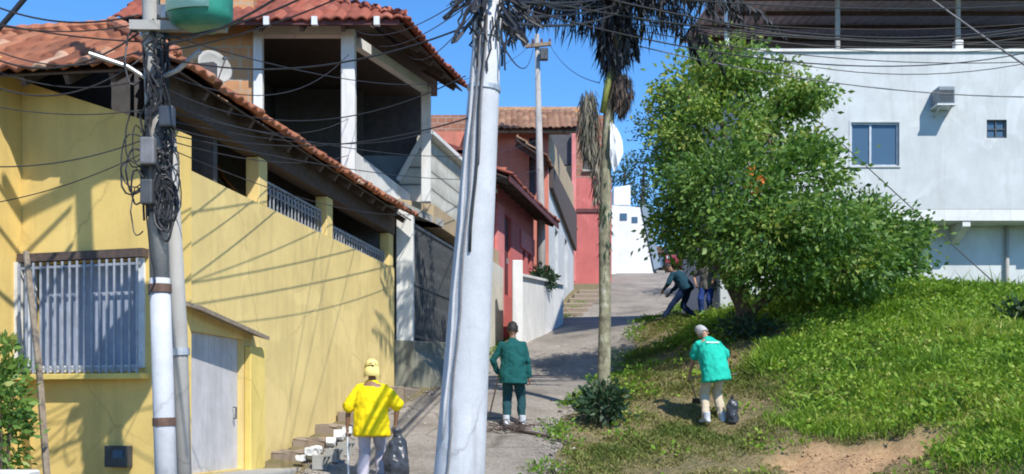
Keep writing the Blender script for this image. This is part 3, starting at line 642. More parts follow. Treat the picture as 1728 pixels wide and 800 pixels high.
# stub wall with the sloping top, and slab edge beneath
k0 = Vector((XZ(718,24.5),24.5)); kd = Vector((.208,1)).normalized(); k1 = k0+kd*6.6
gm, nt, b = new_mat('boarded_render'); v = coords(nt); w = nt.nodes.new('ShaderNodeTexWave'); w.wave_type='BANDS'; w.bands_direction='Z'; w.inputs['Scale'].default_value=.78; w.inputs['Distortion'].default_value=.6; w.inputs['Detail'].default_value=1
nt.links.new(v,w.inputs[0]); r = ramp(nt,[(0,(.16,.16,.14)),(.06,(.52,.52,.48)),(1,(.60,.60,.56))]); nt.links.new(w.outputs[0],r.inputs[0]); n=noise(nt,2,5,.7,v); rr=ramp(nt,[(.4,(.75,.75,.72)),(.7,(1,1,1))]); nt.links.new(n.outputs[0],rr.inputs[0])
nt.links.new(mixc(nt,1.,r.outputs[0],rr.outputs[0],'MULTIPLY'), b.inputs['Base Color']); b.inputs['Roughness'].default_value=.9; bump(nt,b,w.outputs[0],.4,.02)
part('street_gable', wall(BM(), k0, k1, 4.62, 6.24, .2), gm, vh)
bm = prism(BM(), [(XZ(672,24.5),24.497,4.62),(k0.x-.003,24.497,4.62),(k0.x-.003,24.497,6.24),(XZ(672,24.5),24.497,5.14)], (0,.18,0)); part('front_gable', bm, gm, vh)
bm = BM(); beam(bm, Vector((XZ(672,24.4),24.40,5.20)), Vector((k0.x+.03,24.40,6.32)), .14,.10); part('gable_coping', bm, M['white'], vh)
bm = BM(); beam(bm, Vector((k0.x+.05,24.45,6.29)), Vector((k1.x+.05,k1.y,6.29)), .26,.09); part('gable_coping', bm, M['white'], vh)
sl = [Vector((XZ(655,23.2),23.2,4.2)), Vector((k0.x+.22,24.0,4.2)), Vector((k1.x+.22,k1.y,4.2)), Vector((k1.x-2.5,k1.y,4.2)), Vector((-3.4,23.2,4.2))]
part('floor_slab', prism(BM(), sl, (0,0,.40)), M['tan'], vh)
# ground floor: pillar, dark lattice gate, plinth
part('pillar', bev(abox(BM(), XZ(669,22.35),XZ(697,22.35),22.3,22.7,.2,4.18),.015), M['white'], vh)
g0 = Vector((XZ(698,22.6),22.6)); g1_ = Vector((XZ(790,27.2),27.2)); gd=(g1_-g0); gl=gd.length; gd.normalize(); gn=Vector((-gd.y,gd.x))
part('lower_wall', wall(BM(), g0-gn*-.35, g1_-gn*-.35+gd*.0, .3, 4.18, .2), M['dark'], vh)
gt = part('gate', (lambda b: [beam(b, Vector((*(g0+gd*0),z)), Vector((*(g1_),z)), .05,.06) for z in (1.62,2.7,3.9)] and b)(BM()), M['metald'], vh)
bm = BM(); n=34
for i in range(n+1):
    p = g0+gd*(gl*i/n); beam(bm, Vector((*p,1.6)), Vector((*p,3.92)), .028,.028, up=(0,1,0))
    if i<n-3:
        q = g0+gd*(gl*(i+3)/n); beam(bm, Vector((*(p+gn*.02),1.65)), Vector((*(q+gn*.02),3.9)), .016,.016, up=(0,1,0))
part('lattice', bm, M['metald'], gt)
part('wall_end', wall(BM(), g1_+gd*.1, g1_+gd*4.2, .8, 4.18, .25), M['cream'], vh)
o = part('concrete_plinth', bev(prism(BM(), [Vector((XZ(667,22.3)-.02,22.25,1.52)), Vector((XZ(700,22.3),22.25,1.50)), Vector((XZ(800,27.1),27.1,1.75)), Vector((XZ(745,27.1),27.1,1.8))], (0,0,-2.2)),.02), M['mossy'], vh)
o = part('concrete_apron', BM() if False else prism(BM(), [Vector((XZ(700,22.3)+.01,22.27,1.30)), Vector((XZ(700,22.3)+.85,22.6,.35)), Vector((XZ(815,27.5),27.5,1.25)), Vector((XZ(802,27.1),27.1,1.72))], (0,0,-1.6)), M['mossy'], vh)

# satellite dish on the yellow roof
ds = thing('satellite_dish', P(370,190,17.0), 'pale grey satellite dish on the tile roof in front of the bare brick wall', 'dish')
c = P(363,112,17.0); ax = Vector((.62,-.72,.32)).normalized(); bm = BM(); u=ax.orthogonal().normalized(); w=ax.cross(u); rings=[]
for k in range(6):
    r=.28*k/5+.002; rings.append([bm.verts.new(c-ax*(.10*(1-(k/5)**2))+u*r*math.cos(a)+w*r*math.sin(a)) for a in np.linspace(0,2*math.pi,25)[:-1]])
for a,b in zip(rings,rings[1:]):
    for i in range(24): bm.faces.new((a[i],a[(i+1)%24],b[(i+1)%24],b[i]))
d = part('reflector', bm, M['concrete'], ds, True); s=d.modifiers.new('t','SOLIDIFY'); s.thickness=.012
part('mast', tube(BM(), [P(372,205,17.05), c-ax*.15-Vector((0,0,.25)), c-ax*.12], [.025]*3, 8), M['galv'], ds)
part('feed_arm', tube(BM(), [c-Vector((0,0,.33))-ax*.0, c+ax*.38-Vector((0,0,.08))], [.012,.012], 6), M['galv'], ds)
part('feed_horn', tube(BM(), [c+ax*.38-Vector((0,0,.08)), c+ax*.30-Vector((0,0,.05))], [.035,.025], 8), M['metald'], ds)

# ------------------------------------------------------------------ red house
def LP(px, Y, off=0): # street line of the houses further up
    return Vector((.208*Y-7.04+off, Y))
rh = thing('red_house', (-.6,33.5,2.2), 'red and pink rendered house with maroon eaves over a white garden wall', 'house')
r0,r1 = Vector((.208*30.5-7.04,30.5)), Vector((.208*37.4-7.04,37.4)); rd=(r1-r0).normalized(); rn=Vector((rd.y,-rd.x))
def RP(Y, out, z): p=Vector((.208*Y-7.04,Y))+rn*out; return Vector((p.x,p.y,z))
sY=lambda Y:(Y-30.5)/rd.y
part('street_wall', wall(BM(), r0, r1, 1.5, 6.9, .25, [(sY(32.6),sY(33.75),3.6,6.0),(sY(35.5),sY(35.95),4.55,5.35),(sY(36.4),sY(36.85),4.55,5.35)]), M['red'], rh)
part('pink_panel', box(BM(), RP(36.1,.03,0)*1+Vector((0,0,4.4)), Vector((*rd,0))*.0+Vector((*rd,0))*1.2, Vector((*rn,0))*.02, (0,0,.10)), M['pink'], rh)
part('wall_band', box(BM(), RP(36.2,.03,0)+Vector((0,0,5.65)), Vector((*rd,0))*1.15, Vector((*rn,0))*.02, (0,0,.28)), M['pink'], rh)
part('pilaster', box(BM(), RP(31.9,.05,4.5), Vector((*rd,0))*.45, Vector((*rn,0))*.045, (0,0,1.6)), M['pink'], rh)
d=part('door', box(BM(), RP(33.17,-.13,4.8), Vector((*rd,0))*.57, Vector((*rn,0))*.03, (0,0,1.2)), M['maroon'], rh)
part('handle', box(BM(), RP(33.55,-.08,4.7), Vector((*rd,0))*.02, Vector((*rn,0))*.03, (0,0,.08)), M['galv'], d)
for Y in (35.72,36.62):
    wv=part('window', box(BM(), RP(Y,-.12,4.95), Vector((*rd,0))*.24, Vector((*rn,0))*.012, (0,0,.42)), M['glass'], rh)
    part('frame', (lambda b:[box(b, RP(Y,-.06,4.95+dz), Vector((*rd,0))*.235, Vector((*rn,0))*.03,(0,0,.02)) for dz in (-.38,.38)] and b)(BM()), M['maroon'], wv)
part('front_wall', wall(BM(), (r0.x-4,30.5), (r0.x-.004,30.5), 1.5, 7.2, .25), M['salmon'], rh)
ee0=RP(30.0,.75,6.55); ee1=RP(38.0,.75,6.62)
roof_plane('roof', ee0, ee1, (-rn.x,-rn.y), lambda u: 2.6, M['tilered'], rh, rafter=.8, slope=.42)
part('fascia', beam(BM(), ee0+Vector((0,0,-.13)), ee1+Vector((0,0,-.13)), .04,.16), M['maroon'], rh)
part('rear_roof', prism(BM(), [(-3.6,32,7.6),(-.9,32,7.6),(-.6,36.5,7.7),(-3.3,36.5,8.8),(-4.2,32,8.7)], (0,0,.12)), M['tilered'], rh)
# white garden wall with plants along the top
gw = thing('garden_wall', RP(33.5,1.0,2.2), 'white garden wall stepping up the street below the red house', 'wall')
w0=RP(30.0,1.05,0); w1=RP(37.2,1.05,0)
part('panel', wall(BM(), (w0.x,w0.y),(w1.x,w1.y), 1.0, 4.05, .18, ztop=(3.75,4.35)), M['white'], gw)
part('coping', beam(BM(), Vector((w0.x-.06,w0.y,3.79)), Vector((w1.x-.06,w1.y,4.39)), .28,.07), M['white'], gw)
part('pier', bev(abox(BM(), w0.x-.22,w0.x+.06,w0.y-.35,w0.y-.01,1,4.15),.02), M['white'], gw)
pl = thing('potted_plant', RP(34.4,.5,3.9), 'scruffy dark green plants growing along the white garden wall of the red house', 'plants')
pts,out,tn=clumped(RP(34.3,.85,4.2),(.35,1.1,.3),70,14,.10,.2); Vv,Ff=leaves(pts,out+np.array([0,0,.4]),.16); npmesh('foliage',Vv,Ff,M['leafdark'],pl,tn)
part('trough', bev(box(BM(), RP(34.3,.80,3.95), Vector((*rd,0))*1.0, Vector((*rn,0))*.12,(0,0,.13)),.02), M['concrete'], pl)

# ------------------------------------------------------------------ brick house further up, white front
bh = thing('brick_house', (1.6,41,3.2), 'unfinished brick house with long brown tile roof and white lower front', 'house')
FY=39.6; xl=XZ(800,FY); xr=XZ(926,FY)
part('front_wall', wall(BM(), (xl-3,FY),(xr,FY), 3, ZY(222,FY), .25, [(XZ(893,FY)-xl+3,XZ(904,FY)-xl+3,ZY(330,FY),ZY(232,FY))]), M['salmon'], bh)
wv=part('window', abox(BM(), XZ(893,FY),XZ(904,FY),FY+.12,FY+.15,ZY(330,FY),ZY(232,FY)), M['dark'], bh)
part('upper_band', wall(BM(), (xl-3,FY+.3),(XZ(962,FY+.3),FY+.3), ZY(220,FY), ZY(190,FY), .3), M['brickred'], bh)
ra=P(790,214,38.7); rb=P(975,214,38.7)
roof_plane('roof', ra, rb, (0,1), lambda u: 2.1, M['tilebrown'], bh, slope=.62, rafter=.9)
part('roof_beam', abox(BM(), XZ(800,38.9),XZ(972,38.9),38.85,38.98,ZY(224,38.9),ZY(217,38.9)), M['wood'], bh)
part('ridge_wall', wall(BM(), (XZ(820,41.5),41.5),(XZ(985,41.5),41.5), ZY(205,41.5), ZY(180,41.5), .25), M['brick'], bh)
s0=Vector((XZ(926,FY)+.004,FY)); s1=Vector((XZ(968,49.0),49.0)); d_=(s1-s0).normalized(); n_=Vector((d_.y,-d_.x)); Ls=(s1-s0).length
part('street_wall', wall(BM(), s0, s1, 3.2, 9.0, .25, [(2.0,3.1,4.9,7.1),(5.6,6.7,5.3,7.3)]), M['white2'], bh)
for a,z0,z1 in ((2.55,4.9,7.1),(6.15,5.3,7.3)):
    p=s0+d_*a-n_*.15; part('door', box(BM(), Vector((*p,(z0+z1)/2)), Vector((*d_,0))*.53, Vector((*n_,0))*.02,(0,0,(z1-z0)/2-.005)), M['bluegrey'], bh)
cl=[s0+n_*.03+d_*.05, s0+n_*.03+d_*(Ls-.05)]; part('eave_shade_panel', prism(BM(), [Vector((*cl[0],8.2)),Vector((*cl[1],7.3)),Vector((*cl[1],8.98)),Vector((*cl[0],8.98))], Vector((*n_,0))*.12), M['darkwood'], bh)  # dark panel puts the shade of the eave onto the white wall
part('upper_wall', wall(BM(), s0+n_*.0, s1, 9.004, 10.2, .25), M['tan'], bh)
o0=Vector((XZ(921,38.2),38.2,ZY(262,38.2))); o1=Vector((XZ(972,49.5),49.5,ZY(388,49.5)))
roof_plane('roof', o0, o1, (-n_.x,-n_.y), lambda u: 1.3, M['tilebrown'], bh, slope=.7, rafter=.9)
part('corner_post', abox(BM(), XZ(965,49.3),XZ(972,49.3),49.25,49.45,6,ZY(222,49.3)), M['pink'], bh)
part('void_shade_panel', wall(BM(), (XZ(915,49.6),49.6),(XZ(964,49.6),49.6), ZY(278,49.6), ZY(222,49.6), .2), M['dark'], bh)  # flat dark panel paints the shade of an open void
part('tan_wall', wall(BM(), (XZ(930,49.65),49.65),(XZ(964,49.65),49.65), 6.5, ZY(279,49.6), .2), M['tan'], bh)
for i in range(6):
    Y=39.6+i*1.35; x=XZ(926,FY)+ (Y-FY)*.2; zb=h1(x+.5,Y)
    o=part('brick_step', bev(abox(BM(), x+.12,x+1.25,Y,Y+1.34,zb-.6,zb+.22),.04), M['stone'], None, base=(x+.6,Y,zb)); setp(o,'worn brownish step in the flight in front of the white house front','step','steps by the white house front')
# red gable building closing the street
rg = thing('red_building', (XZ(1000,52.5),52.5,6.3), 'plain red rendered building with bare brick upper storey at the top of the street', 'house')
part('wall', prism(BM(), [P(966,520,52),P(1032,520,52),P(1032,300,52),P(966,300,52)], (0,5,0)), M['red'], rg)
part('upper_wall', prism(BM(), [P(968,299.8,52.15),P(1030,299.8,52.15),P(1030,196,52.15),P(968,190,52.15)], (0,4.6,0)), M['brickred'], rg)
part('string_course', prism(BM(), [P(966,358,51.93),P(1032,358,51.93),P(1032,352,51.93),P(966,352,51.93)], (0,.065,0)), M['maroon'], rg)
wv=part('window', prism(BM(), [P(985,285,52.1),P(1006,285,52.1),P(1006,240,52.1),P(985,240,52.1)], (0,.04,0)), M['dark'], rg)
part('sill', prism(BM(), [P(983,289,52.0),P(1008,289,52.0),P(1008,285.5,52.0),P(983,285.5,52.0)], (0,.14,0)), M['concrete'], wv)
# far white building with the slanting blue grey side
wb = thing('white_building', (XZ(1060,60),60.5,7.8), 'small bright white building with a slanting blue grey side at the end of the street', 'house')
part('wall', prism(BM(), [P(1028,470,60),P(1104,470,60),P(1102,455,60),P(1081,350,60),P(1028,346,60)], (0,4,0)), M['white3'], wb)
part('slanting_roof', prism(BM(), [P(1082,346,59.9),P(1092,346,59.9),P(1115,450,59.9),P(1104,455,59.9)], (0,4.4,0)), M['bluegrey'], wb)
part('roof_tank', prism(BM(), [P(1036,345,61),P(1064,345,61),P(1064,312,61),P(1036,316,61)], (0,1.6,0)), M['white3'], wb)
for (a,b,c_,d_) in ((1046,1058,360,372),(1066,1076,366,376)):
    wv=part('window', prism(BM(), [P(a,d_,59.97),P(b,d_,59.97),P(b,c_,59.97),P(a,c_,59.97)], (0,.02,0)), M['glass'], wb)
oh = thing('ochre_house', (XZ(1125,72),72,9), 'low ochre house wall far off where the street ends', 'house')
part('wall', prism(BM(), [P(1100,462,72),P(1142,462,72),P(1142,430,72),P(1100,424,72)], (0,4,0)), M['tan'], oh)
part('roof', prism(BM(), [P(1097,424,71.6),P(1145,430,71.6),P(1143,424,73.5),P(1099,417,73.5)], (0,0,.15)), M['tilebrown'], oh)
# small red car far up
cr = thing('parked_car', G(XZ(1136,69),69,.03), 'small dark red car parked at the top of the street', 'car')
c = G(XZ(1136,69),69,.05)
bm = prism(BM(), [c+Vector((-.75,-1.8,.25)),c+Vector((-.75,-1.8,.75)),c+Vector((-.75,-.9,.9)),c+Vector((-.75,1.5,.9)),c+Vector((-.75,1.85,.75)),c+Vector((-.75,1.85,.25))],(1.5,0,0)); bd=part('body', bev(bm,.06,2), M['carred'], cr)
bm = prism(BM(), [c+Vector((-.66,-.9,.88)),c+Vector((-.62,-.4,1.4)),c+Vector((-.62,.9,1.42)),c+Vector((-.66,1.5,.88))],(1.3,0,0)); part('cabin', bev(bm,.05,2), M['cargls'], cr)
part('roof', bev(abox(BM(), c.x-.6,c.x+.62,c.y-.4,c.y+.9,c.z+1.40,c.z+1.46),.02), M['carred'], cr)
for sx in (-.72,.72):
    for sy in (-1.15,1.15):
        w_=part('wheel', tube(BM(), [c+Vector((sx-.09,sy,.3)),c+Vector((sx+.09,sy,.3))],[.3,.3],16), M['boot'], cr)
    part('headlight', box(BM(), c+Vector((sx*.72,-1.81,.62)),(.14,0,0),(0,.015,0),(0,0,.07)), M['metalw'], cr)

# ------------------------------------------------------------------ white building on the hill
hb = thing('hillside_building', (9,27.5,2.8), 'large white building on the grassy hill with a shaded roof terrace', 'building')
BY=27.0; bx0=XZ(1262,BY); bx1=19.0; zt=ZY(88,BY); zb=ZY(353,BY)
W1=(XZ(1436,BY)-bx0,XZ(1517,BY)-bx0,ZY(280,BY),ZY(207,BY)); W2=(XZ(1665,BY)-bx0,XZ(1699,BY)-bx0,ZY(233,BY),ZY(202,BY))
part('upper_wall', wall(BM(), (bx0,BY),(bx1,BY), zb, zt, .22, [W1,W2]), M['white2'], hb)
part('side_wall', wall(BM(), (bx0,34),(bx0,BY+.224), zb, zt, .22), M['white2'], hb)
part('floor_slab', abox(BM(), bx0+.004,bx1,BY+.005,34,zb-.28,zb-.004), M['white'], hb)
part('coping', abox(BM(), bx0-.03,bx1,BY-.05,BY+.27,zt+.003,zt+.07), M['white'], hb)
part('lower_wall', wall(BM(), (XZ(1213,28.0),27.8),(bx1,27.8), 1.5, zb-.284, .22), M['white2'], hb)
part('lower_side_wall', wall(BM(), (XZ(1213,28.0),34),(XZ(1213,28.0),28.03), 1.5, zb-.284, .2), M['white2'], hb)
for px in (1340,1486,1632,1778): part('corbel', bev(prism(BM(), [(XZ(px-7,BY),BY+.03,zb-.288),(XZ(px-7,BY),27.79,zb-.288),(XZ(px-7,BY),27.79,zb-.75),(XZ(px-7,BY),BY+.03,zb-.42)], (.2,0,0)),.006), M['white'], hb)
part('drain_pipe', tube(BM(), [Vector((XZ(1706,27.5),27.71,zb-.29)),Vector((XZ(1706,27.5),27.71,1.8))],[.05,.05],10), M['polegrey'], hb, True)
def win(W, slide):
    x0,x1,z0,z1 = bx0+W[0],bx0+W[1],W[2],W[3]
    f=part('window', (lambda b:[abox(b,x0+.001,x0+.04,BY+.05,BY+.12,z0,z1),abox(b,x1-.04,x1-.001,BY+.05,BY+.12,z0,z1),abox(b,x0+.041,x1-.041,BY+.05,BY+.12,z1-.04,z1-.001),abox(b,x0+.041,x1-.041,BY+.05,BY+.12,z0+.001,z0+.04)] and b)(BM()), M['galv'] if slide else M['metald'], hb)
    part('pane', abox(BM(),x0+.042,x1-.042,BY+.085,BY+.095,z0+.042,z1-.042), M['glass'], f)
    if slide:
        xm=(x0*.58+x1*.42); part('mullion', abox(BM(),xm-.025,xm+.025,BY+.06,BY+.08,z0+.042,z1-.042), M['galv'], f)
        part('curtain', (lambda b:[abox(b,x0+.05+i*.07,x0+.11+i*.07,BY+.10+.012*(i%2),BY+.13+.012*(i%2),z0+.045,z1-.045) for i in range(6)] and b)(BM()), M['curtain'], f)
        part('sill', abox(BM(),x0-.04,x1+.04,BY-.03,BY+.05,z0-.04,z0-.003), M['white2'], f)
        part('surround', (lambda b:[abox(b,x0-.045,x0-.004,BY-.015,BY-.001,z0,z1+.045),abox(b,x1+.004,x1+.045,BY-.015,BY-.001,z0,z1+.045),abox(b,x0-.003,x1+.003,BY-.015,BY-.001,z1+.004,z1+.045)] and b)(BM()), M['white2'], f)
    else:
        xm=(x0+x1)/2; zm=(z0+z1)/2
        part('glazing_bar', (lambda b:[abox(b,xm-.015,xm+.015,BY+.05,BY+.08,z0+.042,z1-.042),abox(b,x0+.042,xm-.016,BY+.05,BY+.08,zm-.012,zm+.012),abox(b,xm+.016,x1-.042,BY+.05,BY+.08,zm-.012,zm+.012)] and b)(BM()), M['metald'], f)
win(W1,True); win(W2,False)
# terrace
part('terrace_wall', wall(BM(), (bx0-.5,32.6),(bx1,32.6), zt-1, zt+2.6, .2), M['terrace'], hb)
part('terrace_floor', abox(BM(), bx0+.3,bx1,BY+.3,32.5,zt-1.1,zt-1.0), M['concrete'], hb)
ro=Vector((XZ(1222,BY)-.1,26.1,zt+1.55));
bm=BM(); n=120; nv=[]
for i in range(n+1):
    x=ro.x+(bx1-ro.x)*i/n; dz=.035*math.sin(i*math.pi)  if False else .03*(1 if i%2 else -1)
    nv.append([bm.verts.new((x,26.1,zt+1.55+dz)), bm.verts.new((x,33.2,zt+2.35+dz))])
for a,b in zip(nv,nv[1:]): bm.faces.new((a[0],b[0],b[1],a[1]))
o=part('terrace_roof', bm, M['roofsheet'], hb); s=o.modifiers.new('t','SOLIDIFY'); s.thickness=.03
for i in range(5):
    Y=26.3+i*1.5; part('purlin', abox(BM(), ro.x+.05,bx1,Y,Y+.09,zt+1.50+(Y-26.1)*.1127-.10,zt+1.50+(Y-26.1)*.1127-.015), M['maroon'] if i<1 else M['rust'], hb)
for px in (1226,1413,1616,1820):
    part('terrace_post', bev(abox(BM(), XZ(px,27.1)-.05,XZ(px,27.1)+.05,27.03,27.13,zt+.075,zt+1.42),.008), M['metalw'] if px in (1226,) else M['polegrey'], hb)
    part('post_base', bev(abox(BM(), XZ(px,27.1)-.10,XZ(px,27.1)+.10,26.99,27.19,zt+.072,zt+.30),.01), M['white'], hb) if px==1616 else None
# projecting air conditioner
ac = thing('air_conditioner', (XZ(1590,BY),BY,ZY(185,BY)), 'grey air conditioner box sticking out of the white upper wall right of the large window', 'air conditioner')
ax0,ax1,az0,az1=XZ(1576,26.8),XZ(1604,26.8),ZY(178,26.7),ZY(149,26.7)
cs=part('case', bev(abox(BM(), ax0,ax1,26.52,26.99,az0,az1),.02), M['acgrey'], ac)
part('grille', (lambda b:[abox(b,ax0+.03,ax1-.03,26.505,26.518,az0+.05+i*.05,az0+.075+i*.05) for i in range(6)] and b)(BM()), M['metald'], cs)
for x in (ax0+.06,ax1-.06): part('bracket', beam(BM(),Vector((x,26.98,az0-.22)),Vector((x,26.57,az0-.05)),.03,.03), M['galv'], ac)
part('support_tray', abox(BM(), ax0-.03,ax1+.03,26.5,26.99,az0-.04,az0-.006), M['metalw'], ac)
# ------------------------------------------------------------------ poles and cables
def wander(p0, p1, r, n, amp):
    p0,p1=Vector(p0),Vector(p1); L=(p1-p0)
    return [p0+L*(i/(n-1))+Vector((random.gauss(0,amp),random.gauss(0,amp),random.gauss(0,amp*.5)))*(math.sin(math.pi*i/(n-1))**.5 if 0<i<n-1 else 0) for i in range(n)]
LPY=10.6
def lp(y, dx=0, dy=0): # axis of the left pole at picture height y
    x=280-(800-y)*.0315; p=P(x,y,LPY); return p+Vector((dx,dy,0))
up = thing('utility_pole', lp(900)+Vector((0,0,-.25)), 'slim weathered concrete pole smothered in black cables in front of the yellow house', 'utility pole')
part('lower_shaft', tube(BM(), [lp(930),lp(700),lp(470)], [.108,.103,.096], 14), M['poleconc'], up, True)
part('upper_shaft', tube(BM(), [lp(469.5),lp(250),lp(-160),lp(-760)], [.094,.090,.083,.075], 14), M['polegrey'], up, True)
for y in (487,712,58): part('steel_band', tube(BM(), [lp(y+7),lp(y-7)], [.112,.111], 14), M['rust'] if y>100 else M['galv'], up)
part('strut', tube(BM(), [lp(135,.05,-.03), P(300,118,10.5), P(338,86,10.4)], [.024]*3, 8), M['galv'], up)
part('strut', tube(BM(), [lp(135,-.05,-.03), P(215,112,10.5), P(150,90,10.4)], [.02]*3, 8), M['galv'], up)
part('crossarm', beam(BM(), lp(52,-.16,-.14), lp(52,.75,-.10), .08,.09), M['polegrey'], up)
part('crossarm', beam(BM(), lp(-430,-.9,-.12), lp(-430,.9,-.12), .09,.11), M['wood'], up)
tp = thing('timber_pole', (XZ(312,10.95),10.95,-1.3), 'thin grey timber pole standing right behind the cable covered concrete pole', 'pole')
part('shaft', tube(BM(), [P(313,935,10.95),P(303,560,10.95),P(286,235,10.95)], [.085,.08,.07], 10), M['polegrey'], tp, True)
part('collar', tube(BM(), [P(305,600,10.95),P(304,588,10.95)], [.095,.095], 12), M['galv'], tp)
random.seed(11)
bm=BM()
for i in range(26):
    y0=random.uniform(20,330); y1=y0+random.uniform(60,260); y1=min(y1,500); a=random.uniform(-2.6,.3); rr=random.uniform(.095,.125)
    pts=[]; n=9
    for k in range(n):
        y=y0+(y1-y0)*k/(n-1); a+=random.gauss(0,.35); r=rr+random.uniform(0,.05); pts.append(lp(y, r*math.cos(a), r*math.sin(a)))
    tube(bm, pts, [random.choice((.008,.011,.014))]*n, 5)
for i in range(18):  # loops hanging off the pole
    y0=random.uniform(60,330); s=random.choice((-1,1)); w=random.uniform(.06,.22)*s; d=random.uniform(.1,.5); c=lp(y0,.08*s,-.10)
    pts=[c+Vector((w*math.sin(math.pi*k/10)*1.0, random.gauss(0,.015)-.05, -d*k/10+.12*math.sin(2*math.pi*k/10))) for k in range(11)]
    tube(bm, pts, [random.choice((.007,.010))]*11, 5)
o=part('cable_tangle', bm, M['cable'], None, base=lp(300)); setp(o,'dense tangle of black cables wrapped and looped round the slim concrete pole','cables',kind='stuff')
bm=BM()
for i in range(9):
    c=lp(345+random.uniform(-25,25),.10+random.uniform(-.03,.05),-.09); R_=random.uniform(.14,.22)
    tube(bm,[c+Vector((.42*R_*math.cos(a)+.01*math.sin(3*a),-.03+.02*math.sin(a*2+i),R_*1.25*math.sin(a))) for a in np.linspace(0,2*math.pi,19)],[.012]*19,5)
o=part('cable_coil', bm, M['cable'], None, base=lp(345)); setp(o,'black coil of spare cable hung on the slim pole above the timber pole','cable coil')
for k,(y,dx,w,h) in enumerate(((205,.17,.07,.10),(262,-.02,.07,.13),(330,-.04,.06,.12))):
    c=lp(y,dx,-.16); o=part('splice_box', bev(box(BM(), c,(w,0,0),(0,.05,0),(0,0,h)),.02,2), (M['bag'],M['cablegrey'],M['metald'])[k], None, base=c)
    setp(o,('black splice box on the right side of the cable covered pole','grey splice box on the cable covered pole at the height of the wall top','dark splice box lowest among the cables of the slim pole')[k],'splice box')
# green drum
dr = thing('transformer', P(338,48,10.4), 'teal green metal drum with a pale cyan patch for its sunlit side, bolted to the slim pole', 'transformer')
c=Vector((XZ(338,10.4),10.4,0)); zb=ZY(49,10.4)
part('tank', tube(BM(), [c+Vector((0,0,zb+z)) for z in (0,.015,.05,.12,.9)], [.11,.20,.27,.302,.302], 28), M['green'], dr, True)
part('rim', tube(BM(), [c+Vector((0,0,zb+.9)),c+Vector((0,0,zb+.95))], [.32,.32], 28), M['green'], dr)
bm=BM(); pv=[]
for a in np.linspace(R(205),R(300),14):
    zz=zb+.115+.02*math.sin((a-R(205))/R(95)*math.pi)*-1; pv.append((bm.verts.new(c+Vector((.31*math.cos(a),.31*math.sin(a),zz))),bm.verts.new(c+Vector((.31*math.cos(a),.31*math.sin(a),zb+.75)))))
for a,b in zip(pv,pv[1:]): bm.faces.new((a[0],b[0],b[1],a[1]))
o=part('sunlit_patch', bm, M['cyan'], dr, True); s=o.modifiers.new('t','SOLIDIFY'); s.thickness=.008  # pale panel paints the sunlit side of the drum
part('bracket', beam(BM(), lp(20,.08,0), Vector((c.x-.29,c.y,ZY(20,10.4))), .08,.12), M['galv'], dr)
# big leaning pole in front
def fp(y, dx=0, dy=0): x=775+(800-y)*.0641; return P(x,y,9.0)+Vector((dx,dy,0))
def fr(y): return (43-(800-y)*.0262)/F*9.0
fpole = thing('leaning_pole', fp(1050), 'thick pale concrete pole leaning to the right in the middle of the view', 'utility pole')
part('shaft', tube(BM(), [fp(y) for y in (1060,800,500,200,-160)], [fr(y) for y in (1060,800,500,200,-160)], 24), M['poleconc'], fpole, True)
def on(y, a): r=fr(y)+.012; return fp(y, r*math.sin(a), -r*math.cos(a))
def runner(name, ang, ys, rad, mat):
    part(name, tube(BM(), [on(y, ang+.05*math.sin(y*.03+ang*5)) for y in ys], [rad]*len(ys), 8), mat, fpole, True)
runner('cable', -.12, range(30,470,40), .012, M['cable']); runner('cable', -.42, range(30,900,50), .009, M['cablegrey']); runner('conduit', -.75, range(20,760,60), .013, M['poleconc'])
runner('cable', -.05, range(60,330,45), .010, M['cablegrey'])
for y in (62,150): part('steel_band', tube(BM(), [fp(y+4),fp(y-4)], [fr(y)+.012]*2, 20), M['galv'], fpole)
random.seed(5); bm=BM()
for i in range(40):
    a=random.uniform(0,6.28); r=.13; y0=random.uniform(-60,25); c=fp(y0,r*math.cos(a),r*math.sin(a)); w=random.uniform(.05,.34); d=random.uniform(.1,.42)
    dv=Vector((math.cos(a),math.sin(a)*.6,0)); tube(bm,[c+dv*(w*math.sin(math.pi*k/9))+Vector((random.gauss(0,.01),0,-d*math.sin(math.pi*k/9*.9))) for k in range(10)],[random.choice((.008,.011,.015))]*10,5)
for i in range(14):
    c=fp(random.uniform(0,40),random.uniform(-.24,.2),-.13); L=random.uniform(.15,.45); tube(bm,wander(c,c+Vector((random.uniform(-.05,.05),0,-L)),0,6,.02),[.008]*6,5)
o=part('cable_knot', bm, M['cable'], None, base=fp(10)); setp(o,'knot of dark cables with loose ends at the top of the thick leaning pole','cables',kind='stuff')
# far pole
UY=37.0; ux=XZ(913,UY)
fu = thing('utility_pole', (ux,UY,g1(ux,UY)), 'tall thin grey utility pole with crossarm beside the red house up the street', 'utility pole')
part('shaft', tube(BM(), [(ux,UY,g1(ux,UY)-.3),(ux,UY,6.5),(XZ(906,UY),UY,ZY(58,UY))], [.165,.14,.075], 12), M['polegrey'], fu, True)
part('crossarm', beam(BM(), P(886,78,UY-.1), P(930,74,UY-.1), .12,.12), M['wood'], fu)
for x in (888,899,914,928): part('insulator', tube(BM(), [P(x,77,UY-.1),P(x,66,UY-.1)], [.05,.035], 8), M['maroon'], fu)
part('switch_box', bev(box(BM(), P(918,92,UY-.2),(.14,0,0),(0,.1,0),(0,0,.2)),.03), M['metald'], fu)
